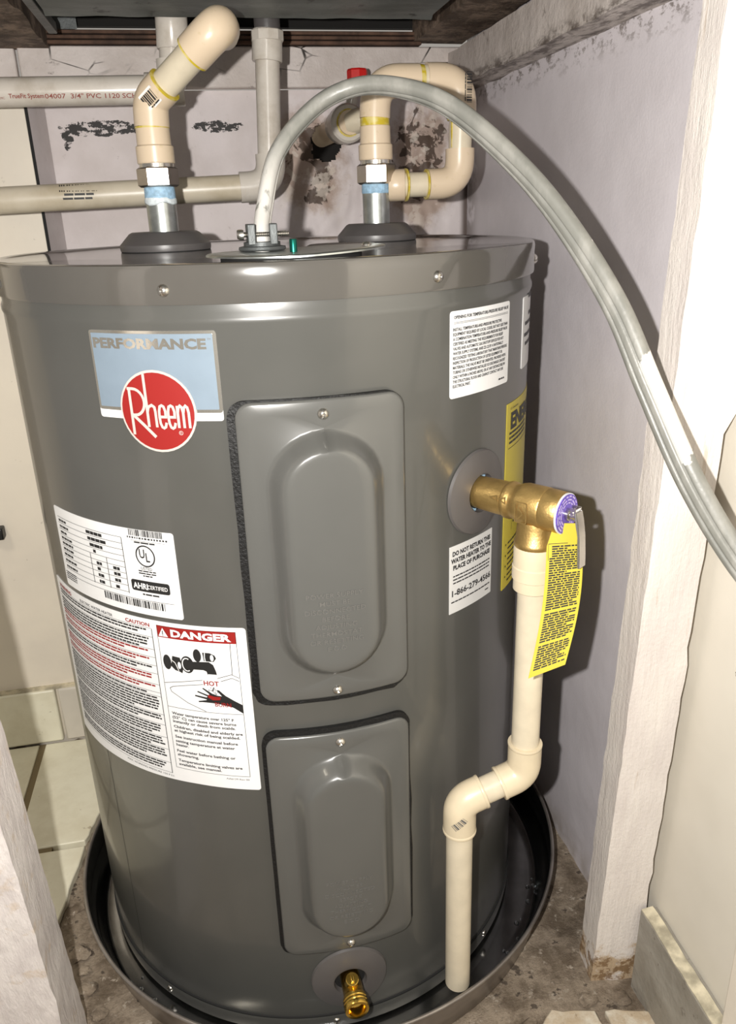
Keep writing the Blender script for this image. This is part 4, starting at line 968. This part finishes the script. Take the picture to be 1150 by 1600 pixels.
while t < 0.965:
    uR = 0.93
    skip = (k in (27, 40))
    if not skip:
        u = 0.09 if not (k < 5) else 0.16
        end = uR if rnd.random() < 0.8 else rnd.uniform(0.5, 0.9)
        while u < end - 0.02:
            L_ = min(rnd.uniform(0.06, 0.22), end - u); v1 = 1 - t; v0 = v1 - 0.0105
            b.add([T(u, v0, 0.0005), T(u + L_, v0, 0.0005), T(u + L_, v1, 0.0005), T(u, v1, 0.0005)], [(0, 1, 2, 3)]); u += L_ + 0.025
    t += 0.0160; k += 1
stroke_pts = [(0.06, 0.87), (0.06, 0.76)]
b.add([T(0.055, 0.755, 0.0005), T(0.065, 0.755, 0.0005), T(0.065, 0.865, 0.0005), T(0.055, 0.865, 0.0005)], [(0, 1, 2, 3)])
b.add([T(0.055, 0.862, 0.0005), T(0.6, 0.862, 0.0005), T(0.6, 0.866, 0.0005), T(0.055, 0.866, 0.0005)], [(0, 1, 2, 3)])
b.build('tag_print', M_ink, tg)

# ================================================================== DISCHARGE PIPE
ox = o + d * LO; TX, TY = ox.x, ox.y; zt = ZV - 0.0355
BX, BY = 0.1200, -0.2655
dp = thing('discharge_pipe', (TX, TY, 0.3), 'cream plastic discharge pipe from the relief valve down into the pan', 'pipe')
def elbow(mbx, p0, c, p1, r, n=10, hub=0.0):
    """curved fitting from p0 round corner c to p1"""
    p0, c, p1 = V(p0), V(c), V(p1); pts = []; 
    for i in range(n + 1):
        t = i / n; pts.append(p0 * (1 - t) ** 2 + c * 2 * t * (1 - t) + p1 * t * t)
    mbx.tube(pts, r, 28)
def sleeve(mbx, a, b_, r, lip=0.0006, n=28):
    a, b_ = V(a), V(b_); L = (b_ - a).length; mbx.lathe([(r * 0.82, 0), (r - lip, 0), (r, lip * 1.5), (r, L - lip * 1.5), (r - lip, L), (r * 0.82, L)], a, b_ - a, n)
b = MB(); zz = zt
b.lathe([(0.0140, 0.002), (0.0172, 0.0), (0.0178, -0.002), (0.0178, -0.018), (0.0186, -0.019), (0.0186, -0.030), (0.0172, -0.031), (0.0172, -0.041), (0.0160, -0.042)], (TX, TY, zz), n=40)
b.build('threaded_adapter', M_disch, dp, sharp=30)
PR = 0.0131
b = MB(); b.tube([(TX, TY, zt - 0.036), (TX, TY, 0.31)], PR, 28); b.build('pipe_length', M_cpvcp, dp)
e1 = V((TX, TY, 0.2785)); e2 = V((BX, BY, 0.2585)); dr = (e2 - e1).normalized()
def fit45(mbx, top, c, dirb, L, r):
    """elbow fitting with sockets: from top end, corner c, to c+dirb*L"""
    c = V(c); up1 = (V(top) - c).normalized(); end = c + dirb * L
    k = 0.014; a = c + up1 * k; e = c + dirb * k
    pts = [V(top)] + [a * (1 - t) ** 2 + c * 2 * t * (1 - t) + e * t * t for t in [i / 8 for i in range(9)]] + [end]
    mbx.tube(pts, [r] * len(pts), 28, caps=True)
    mbx.lathe([(r * 0.8, 0), (r + 0.0003, 0.0), (r + 0.0006, 0.0010), (r + 0.0004, 0.0028), (r - 0.0003, 0.0036)], V(top) + up1 * 0.0006, -up1, 28)
    mbx.lathe([(r * 0.8, 0), (r + 0.0003, 0.0), (r + 0.0006, 0.0010), (r + 0.0004, 0.0028), (r - 0.0003, 0.0036)], end + dirb * 0.0006, -dirb, 28)
b = MB(); fit45(b, (TX, TY, 0.3135), e1, dr, 0.026, 0.0160); b.build('elbow', M_disch, dp, sharp=40)
b = MB(); b.tube([e1 + dr * 0.015, e2 - dr * 0.012], PR, 28); b.build('pipe_length', M_cpvcp, dp)
b = MB(); fit45(b, e2 - V((0, 0, 0.034)), e2, -dr, 0.024, 0.0160); eb = b.build('elbow', M_disch, dp, sharp=40)
b = MB(); b.tube([e2 - V((0, 0, 0.016)), V((BX, BY, 0.018))], PR, 28); b.build('pipe_length', M_cpvcp, dp)
# small barcode print on the lower elbow
class TubeS:
    """print on a tube: centre line through c along ax, print centred on direction d0"""
    def __init__(s, c, ax, d0, r):
        s.c = V(c); s.ax = V(ax).normalized(); d0 = V(d0); s.d0 = (d0 - s.ax * d0.dot(s.ax)).normalized(); s.e = s.ax.cross(s.d0); s.r = r
    def __call__(s, u, v, lift=0): t = u / s.r; return s.c + s.ax * v + (s.d0 * cos(t) + s.e * sin(t)) * (s.r + lift)
class Rot:
    def __init__(s, S, ang, cu=0, cv=0): s.S = S; s.a = radians(ang); s.cu = cu; s.cv = cv
    def __call__(s, u, v, lift=0): return s.S(s.cu + u * cos(s.a) - v * sin(s.a), s.cv + u * sin(s.a) + v * cos(s.a), lift)
TS = Rot(TubeS(e2 - V((0, 0, 0.014)), (0, 0, 1), CAM - e2, 0.0165), 45)
b = MB(); barcode(b, TS, -0.008, -0.0035, 0.008, 0.0035, 0.0002, 0.0006, 3); b.build('barcode', M_greyink, eb)

# ================================================================== HOT PIPE
hp = thing('hot_water_pipe', (NH.x, NH.y, 0.83), 'bent cream pipe rising from the left nipple towards the back', 'pipe')
H = lambda z: V((NH.x, NH.y, z))
b = MB(); hexnut(b, H(0.8215), (0, 0, 1), 0.0205, 0.019); 
b.v = [H(p.z) + Matrix.Rotation(radians(32), 3, 'Z') @ (p - H(p.z)) for p in b.v]
b.build('union_nut', M_nut, hp, sharp=20)
b = MB(); b.lathe([(0.0172, 0.0), (0.0172, 0.0035)] + [(0.0165, 0.004), (0.0165, 0.006)], H(0.8400), n=24); b.build('steel_ring', M_steel, hp)
b = MB(); b.lathe([(0.0180, 0.0), (0.0186, 0.001), (0.0186, 0.0155), (0.0168, 0.017), (0.0165, 0.0325), (0.0160, 0.033)], H(0.8435), n=40); b.build('adapter', M_cpvc, hp, sharp=30)
b = MB(); b.lathe([(0.0150, 0), (0.0170, 0), (0.0170, 0.0016), (0.0150, 0.0016)], H(0.8755), n=36); b.build('cement_ring', M_primer, hp)
E1 = V((-0.1050, 0.046, 0.9000)); E2 = V((-0.0400, 0.004, 0.9520)); dh = (E2 - E1).normalized(); 
def fit(mbx, p0, c, p1, r, k=0.016):
    p0, c, p1 = V(p0), V(c), V(p1); a = c + (p0 - c).normalized() * k; e = c + (p1 - c).normalized() * k
    mbx.tube([p0] + [a * (1 - t) ** 2 + c * 2 * t * (1 - t) + e * t * t for t in [i / 10 for i in range(11)]] + [p1], r, 30)
b = MB(); fit(b, H(0.8768), E1, E1 + dh * 0.022, 0.0172, 0.010); he = b.build('elbow', M_cpvc, hp, sharp=40)
b = MB(); b.lathe([(0.013, 0), (0.0172, 0), (0.0172, 0.0016), (0.013, 0.0020)], E1 + dh * 0.0220, dh, 36); b.build('cement_ring', M_primer, hp)
b = MB(); b.tube([E1 + dh * 0.015, E2 - dh * 0.008], 0.0140, 30); b.build('pipe_length', M_cpvcp, hp)
b = MB(); b.lathe([(0.013, 0), (0.0178, 0), (0.0178, 0.0018), (0.013, 0.0020)], E2 - dh * 0.0290, dh, 36); b.build('cement_ring', M_primer, hp)
Eend = V((0.10, 0.97, 0.10)).normalized()
b = MB(); fit(b, E2 - dh * 0.027, E2 + dh * 0.008, E2 + dh * 0.008 + Eend * 0.040, 0.0180, 0.020); b.build('elbow', M_cpvc, hp, sharp=40)
b = MB(); b.tube([E2 + dh * 0.008 + Eend * 0.03, E2 + dh * 0.008 + Eend * 0.10], 0.0140, 30); b.build('pipe_length', M_cpvcp, hp)
TS = TubeS(E1 + dh * 0.0090, dh, CAM - E1 + V((-0.12, 0, 0)), 0.0176); RS = Rot(TS, 90)
b = MB(); patch(b, RS, -0.0088, -0.0085, 0.0085, 0.0085, 0.0010, 0.0004, 0.0003, step=0.003); stk = b.build('barcode_sticker', M_white, he)
b = MB(); barcode(b, RS, -0.0076, -0.0042, 0.0074, 0.0058, 0.0007, 0.0006, 12); words(b, RS, -0.0076, -0.0068, 0.007, 0.0012, 0.0007); b.build('barcode', M_ink, stk)

# ================================================================== COLD PIPE LOOP
cpz = thing('cold_water_pipe', (NC.x, NC.y, 0.83), 'cream pipe loop from the right nipple turning down beside it', 'pipe')
Cc = lambda z: V((NC.x + 0.001, NC.y, z))
b = MB(); hexnut(b, Cc(0.8195), (0, 0, 1), 0.0212, 0.021); b.v = [Cc(p.z) + Matrix.Rotation(radians(18), 3, 'Z') @ (p - Cc(p.z)) for p in b.v]; b.build('union_nut', M_nut, cpz, sharp=20)
b = MB(); b.lathe([(0.0172, 0.0), (0.0172, 0.004)], Cc(0.8400), n=24); b.build('steel_ring', M_steel, cpz)
b = MB(); b.lathe([(0.0180, 0.0), (0.0186, 0.001), (0.0186, 0.0150), (0.0168, 0.0165), (0.0165, 0.0335), (0.0160, 0.034)], Cc(0.8440), n=40); b.build('adapter', M_cpvc, cpz, sharp=30)
b = MB(); b.lathe([(0.014, 0), (0.0158, 0.0004), (0.0158, 0.0085), (0.014, 0.009)], Cc(0.8775), n=36); b.build('cement_ring', M_primer, cpz)
ZT = 0.9215; XR = 0.2255; ZB = 0.8180
K = V((NC.x + 0.003, NC.y, ZT)); Kr = V((XR, NC.y, ZT + 0.001)); Kb = V((XR - 0.001, NC.y, ZB))
b = MB(); fit(b, Cc(0.8855), K, K + V((0.047, 0, 0)), 0.0166, 0.026); b.build('elbow', M_cpvc, cpz, sharp=40)
b = MB(); b.tube([K + V((0.035, 0, 0)), Kr - V((0.03, 0, 0))], 0.0148, 30); b.build('pipe_length', M_cpvcp, cpz)
for x in (0.047, ): b = MB(); b.lathe([(0.013, 0), (0.0160, 0), (0.0155, 0.005), (0.013, 0.005)], K + V((x, 0, 0)), (1, 0, 0), 36); b.build('cement_ring', M_primer, cpz)
b = MB(); fit(b, Kr - V((0.040, 0, 0)), Kr, Kr - V((0, 0, 0.038)), 0.0166, 0.026); ke = b.build('elbow', M_cpvc, cpz, sharp=40)
b = MB(); b.tube([Kr - V((0, 0, 0.03)), Kb + V((0, 0, 0.03))], 0.0128, 30); b.build('pipe_length', M_cpvcp, cpz)
for z in (0.8845, 0.8545): b = MB(); b.lathe([(0.011, 0), (0.0148, 0), (0.0148, 0.0015), (0.011, 0.0018)], (XR - 0.0005, NC.y, z - 0.002), (0, 0, 1), 36); b.build('cement_ring', M_primer, cpz)
b = MB(); b.box((XR - 0.012, NC.y - 0.004, 0.869), (0.0016, 0.004, 0.028)); b.build('cement_run', M_primer, cpz)
b = MB(); fit(b, Kb + V((0, 0, 0.036)), Kb, Kb - V((0.038, 0, 0)), 0.0162, 0.026); b.build('elbow', M_cpvc, cpz, sharp=40)
b = MB(); b.lathe([(0.012, 0), (0.0160, 0), (0.0160, 0.0016), (0.012, 0.002)], Kb - V((0.0385, 0, 0)), (-1, 0, 0), 36); b.build('cement_ring', M_primer, cpz)
b = MB(); b.tube([Kb - V((0.030, 0, 0)), Kb - V((0.075, 0, 0))], 0.0130, 30); b.build('pipe_length', M_cpvcp, cpz)
b = MB(); b.lathe([(0.012, 0), (0.0172, 0), (0.0172, 0.0018), (0.012, 0.002)], Kb - V((0.0620, 0, 0)), (-1, 0, 0), 36); b.build('cement_ring', M_primer, cpz)
b = MB(); sl_a = Kb - V((0.064, 0, 0)); sl_b = Kb - V((0.082, -0.004, 0)); sleeve(b, sl_a, sl_b, 0.0168); b.build('coupling', M_cpvc, cpz)
b = MB(); fit(b, sl_b + V((0.004, 0, 0)), sl_b - V((0.008, -0.012, 0)), sl_b + V((0.036, 0.24, 0.0)), 0.0128, 0.012); b.build('pipe_length', M_cpvcp, cpz)
TS = Rot(TubeS(Kr - V((0, 0, 0.006)), (0, 0, 1), V((0.22, -1, 0)), 0.0168), 90)
b = MB(); barcode(b, TS, -0.018, -0.0035, 0.012, 0.0030, 0.0003, 0.0006, 21); words(b, TS, -0.017, 0.0040, 0.010, 0.0010, 0.0003); b.build('barcode', M_ink, ke)

# ================================================================== SHUT-OFF STUB IN THE WALL
sv = thing('shutoff_valve', (0.128, 0.32, 0.895), 'red handled shutoff valve on a pipe stub from the hole in wall', 'valve')
p0 = V((0.122, 0.43, 0.897)); p1 = V((0.137, 0.275, 0.9005)); dd = (p1 - p0).normalized()
b = MB(); b.tube([p0, p1], 0.0150, 28); b.build('pipe_stub', M_cpvc, sv)
b = MB(); sleeve(b, p1 - dd * 0.050, p1 - dd * 0.012, 0.0215); b.lathe([(0.0215, 0), (0.024, 0.003), (0.024, 0.022), (0.0215, 0.025)], p1 - dd * 0.030, dd, 30); b.build('valve_body', M_pvc, sv)
b = MB(); b.lathe([(0.014, 0), (0.0205, 0), (0.0200, 0.005), (0.014, 0.006)], p1 - dd * 0.0105, dd, 30); b.build('cement_ring', M_primer, sv)
b = MB(); c = V((0.150, 0.262, 0.905)); b.tube([p1 - dd * 0.01, c + V((0.012, 0.01, 0)), c + V((0.03, 0.005, 0))], 0.015, 24); b.build('pipe_length', M_cpvcp, sv)
st_ = p1 - dd * 0.018; b = MB(); b.tube([st_ + V((0.004, 0, 0.01)), st_ + V((0.012, 0, 0.040))], 0.0075, 16); b.build('valve_stem', M_pvc, sv)
b = MB(); hx = st_ + V((0.017, 0, 0.038)); b.lathe([(0.0125, 0), (0.0138, 0.001), (0.0138, 0.024), (0.0125, 0.0262), (0.0, 0.0262)], hx, (0.0, 0, 1), 8); rh = b.build('handle', M_red, sv, sharp=20); rh['label'] = 'faceted red handle'

# ================================================================== CONDENSATE PIPES
YP = 0.200
def pvc_print(S, mbx): pass
c1 = thing('condensate_pipe', (-0.2, YP, 0.928), 'printed white drain pipe teeing into riser at upper left', 'pipe')
T1 = V((-0.083, YP, 0.930)); d1 = V((-0.40, 0, -0.0065)).normalized()
b = MB(); b.tube([T1 + V((-0.018, 0, 0)), V((-0.62, YP, 0.9245))], 0.0152, 30); pt = b.build('pipe_length', M_pvc, c1)
TS = TubeS((-0.2, YP, 0.9285), V((0, 1, 0)).cross(V((0, 0, 1))) * 1.0, (0, -1, -0.1), 0.0153)
TP = lambda u, v, lift=0: V((-0.272 + u, 0, 0)) + V((0, YP, 0.9262 + 0.00)) + V((0, -cos(v / 0.0153), sin(v / 0.0153))) * (0.0153 + lift)
b = MB(); text(b, TP, 'TrueFit System', 0.011, -0.0056, 0.0042, w=0.037, lift=0.0002, bold=0.02); text(b, TP, '04007  3/4" PVC 1120 SCH 40', 0.0490, -0.0062, 0.0046, w=0.111, lift=0.0002, bold=0.01); text(b, TP, 'PLMC', -0.001, -0.0066, 0.0022, lift=0.0002)
b.build('pipe_print', M_pvcprint, pt)
b = MB(); sleeve(b, T1 - V((0.031, 0, 0.0)), T1 + V((0.012, 0, 0)), 0.0176); fit(b, T1 - V((0.012, 0, 0)), T1, T1 + V((0.001, 0, 0.030)), 0.0170, 0.018); b.build('tee', M_pvc, c1, sharp=40)
b = MB(); b.tube([T1 + V((0.001, 0, 0.02)), T1 + V((0.005, 0, 0.060))], 0.0142, 28); b.build('riser', M_pvc, c1)
b = MB(); sleeve(b, T1 + V((0.0042, 0, 0.040)), T1 + V((0.0075, 0, 0.105)), 0.0178); b.build('coupling', M_pvc, c1)
c2 = thing('condensate_pipe', (-0.1, YP, 0.82), 'sloping yellowed drain pipe with elbow running behind the left nipple', 'pipe')
C2 = V((0.020, YP, 0.8245)); c0 = V((-0.62, YP, 0.8085))
b = MB(); b.tube([C2 - V((0.018, 0, 0.0005)), c0], 0.0148, 30); p_ = b.build('pipe_length', M_pvc2, c2)
QS = lambda u, v, lift=0: V((-0.222 + u, YP, 0.8187)) + V((0, -cos(v / 0.0148), sin(v / 0.0148))) * (0.0148 + lift)
b = MB(); barcode(b, QS, -0.002, 0.0050, 0.040, 0.0150, 0.0004, 0.0012, 31); words(b, QS, 0.003, 0.0008, 0.036, 0.0024, 0.0003, random.Random(5)); words(b, QS, 0.001, -0.0035, 0.037, 0.0022, 0.0003, random.Random(6)); b.build('barcode', M_ink, p_)
b = MB(); fit(b, C2 - V((0.036, 0, 0.001)), C2 + V((0.004, 0, 0)), C2 + V((0.003, 0, 0.036)), 0.0178, 0.030); b.build('elbow', M_pvc, c2, sharp=40)
b = MB(); b.tube([C2 + V((0.002, 0, 0.025)), V((0.0282, YP, 0.972))], 0.0142, 28); b.build('riser', M_pvc, c2)
b = MB(); sleeve(b, (0.0272, YP, 0.958), (0.0296, YP, 0.990), 0.0176); b.lathe([(0.0176, 0), (0.0190, 0.001), (0.0190, 0.011), (0.0176, 0.012)], (0.0292, YP, 0.978), (0.02, 0, 1), 10); b.build('adapter', M_pvc, c2, sharp=30)
b = MB(); b.lathe([(0.0150, 0), (0.0150, 0.055)], (0.0300, YP, 0.989), n=24); b.build('threaded_stub', M_collar, c2)

# ================================================================== DRAIN PAN
px_, py_, RP = 0.0111, -0.0088, 0.3030
pn = thing('drain_pan', (px_, py_, ZF), 'round dark metal drain pan with rolled rim under the water heater', 'drain pan')
b = MB(); b.lathe([(0.0, ZF + 0.0012), (0.272, ZF + 0.0012), (0.2815, ZF + 0.0012), (0.2838, ZF + 0.0018), (0.2856, ZF + 0.0042), (0.2915, 0.002), (0.2992, 0.0275), (0.3006, 0.0290)], (px_, py_, 0), n=160)
b.f = [f for f in b.f if len(f) == 4]; b.build('basin', M_pan, pn, sharp=60)
b = MB(); b.lathe([(0.3030, 0.0300), (0.2985, 0.012), (0.2905, ZF + 0.004), (0.287, ZF + 0.0002)], (px_, py_, 0), n=160); b.f = [f for f in b.f if len(f) == 4]
b.build('outer_wall', M_panrim, pn, sharp=60)
b = MB(); prof = [(0.3022 + 0.0022 * cos(radians(t)), 0.0305 + 0.0022 * sin(radians(t))) for t in range(0, 360, 30)]
b.lathe(prof, (px_, py_, 0), n=160, closed=True); b.build('rolled_rim', M_panrim, pn, sharp=60)
b = MB(); rnd = random.Random(5)
for i in range(46):
    t = radians(rnd.uniform(-150, -20)); rr_ = rnd.uniform(0.270, 0.290); s = rnd.uniform(0.0012, 0.0032)
    q = bmesh.new(); bmesh.ops.create_icosphere(q, subdivisions=2, radius=s)
    zz = ZF + 0.0014 + max(0, (rr_ - 0.282)) * 0.5
    b.add([V((px_ + rr_ * cos(t), py_ + rr_ * sin(t), zz + s * 0.2)) + V((v.co.x, v.co.y, v.co.z * 0.55)) for v in q.verts], [tuple(v.index for v in f.verts) for f in q.faces]); q.free()
dr_ = b.build('water_droplets', M_water, pn, sharp=180); dr_['kind'] = 'stuff'

# ================================================================== POWER CABLE AND CLAMP
ctrl = [(-0.0215, -0.163, 0.752), (-0.0205, -0.160, 0.775), (-0.0165, -0.146, 0.796), (-0.0005, -0.126, 0.840), (0.033, -0.118, 0.874), (0.0655, -0.1235, 0.8885), (0.0985, -0.142, 0.8865), (0.134, -0.172, 0.869), (0.172, -0.213, 0.8275), (0.201, -0.248, 0.783), (0.2275, -0.290, 0.723), (0.2440, -0.3230, 0.664), (0.2640, -0.3560, 0.601), (0.2890, -0.3860, 0.5480), (0.316, -0.420, 0.505), (0.326, -0.47, 0.47)]
ctrl = [V(p) for p in ctrl]
def catmull(P, per=14):
    out = []
    for i in range(len(P) - 1):
        p0 = P[max(0, i - 1)]; p1, p2 = P[i], P[i + 1]; p3 = P[min(len(P) - 1, i + 2)]
        for k in range(per):
            t = k / per; out.append(0.5 * ((2 * p1) + (p2 - p0) * t + (2 * p0 - 5 * p1 + 4 * p2 - p3) * t * t + (3 * p1 - p0 - 3 * p2 + p3) * t ** 3))
    return out + [P[-1]]
path = catmull(ctrl); b = MB()
# section: three conductors side by side under one flat sheath
sec = []
for k in range(72):
    t = 2 * pi * k / 72; x = 0.0108 * cos(t); y = 0.0070 * (abs(sin(t)) ** 0.75) * (1 if sin(t) >= 0 else -1)
    g = 0.0016 * (math.exp(-((x - 0.0036) / 0.0009) ** 2) + math.exp(-((x + 0.0036) / 0.0009) ** 2)); y -= g * (1 if y > 0 else -1)
    sec.append((x, y))
m = len(path)
for i, p in enumerate(path):
    T = (path[min(i + 1, m - 1)] - path[max(i - 1, 0)]).normalized(); t = i / (m - 1)
    vw = (CAM - p); vw = (vw - T * vw.dot(T)).normalized(); s_ = T.cross(vw)
    ang = radians(8 + 50 * min(1, max(0, (t - 0.30) / 0.45)))   # twists so that its ribbed flat side turns to the front
    wdir = vw * cos(ang) - s_ * sin(ang); ndir = T.cross(wdir)
    for x, y in sec: b.v.append(p + wdir * x + ndir * y)
ns = len(sec)
for i in range(m - 1):
    for k in range(ns): b.f.append((i * ns + k, i * ns + (k + 1) % ns, (i + 1) * ns + (k + 1) % ns, (i + 1) * ns + k))
b.f += [tuple(range(ns - 1, -1, -1)), tuple((m - 1) * ns + k for k in range(ns))]
pc = b.build('power_cable', M_cable, None, sharp=60, fix=True)
at_ = pc.data.attributes.new('flank', 'FLOAT', 'POINT'); at_.data.foreach_set('value', [sec[i % ns][0] / 0.0108 for i in range(len(pc.data.vertices))])
tag(pc, 'thick grey flat power cable arching from the heater lid to the right', 'cable')
cm = thing('cable_clamp', (-0.0205, -0.162, LZ + 0.0045), 'cast metal two screw clamp holding the grey cable on the lid', 'clamp')
CP = V((-0.0215, -0.163, LZ + 0.0052))
b = MB(); b.lathe([(0.0185, 0), (0.0195, 0.001), (0.0190, 0.003), (0.0150, 0.0036), (0.0150, 0.0065), (0.0125, 0.007)], CP, n=28); b.build('locknut', M_cast, cm, sharp=30)
for s in (-1, 1):
    b = MB(); b.prism([(CP.x + s * 0.0088 - 0.0032, CP.y - 0.0135), (CP.x + s * 0.0088 + 0.0032, CP.y - 0.0135), (CP.x + s * 0.0088 + 0.0044, CP.y), (CP.x + s * 0.0088 + 0.0032, CP.y + 0.0135), (CP.x + s * 0.0088 - 0.0032, CP.y + 0.0135), (CP.x + s * 0.0088 - 0.0022, CP.y)], CP.z + 0.0045, CP.z + 0.0205)
    b.build('jaw', M_cast, cm, bevel=0.0008)
for k in (-1, 1):
    y = CP.y + k * 0.0095; prof = [(0.0, -0.0195), (0.0034, -0.0193), (0.0040, -0.0178), (0.0040, -0.0150), (0.0019, -0.0149)]
    x = -0.0145
    while x < 0.0205: prof += [(0.0020, x), (0.0017, x + 0.0007)]; x += 0.0014
    prof += [(0.0, 0.0210)]; b = MB(); b.lathe(prof, (CP.x, y, CP.z + 0.0125), (1, 0, 0), 14); b.build('clamp_screw', M_steel, cm, sharp=40)

# ================================================================== SMALL THINGS ON THE LEFT
b = MB(); b.box((-0.407, 0.326, 0.362), (0.016, 0.018, 0.018)); b.box((-0.418, 0.329, 0.364), (0.012, 0.012, 0.03)); 
tag(b.build('wall_bracket', M_black, None, bevel=0.002), 'small black bracket on the cream wall at the left edge', 'bracket')
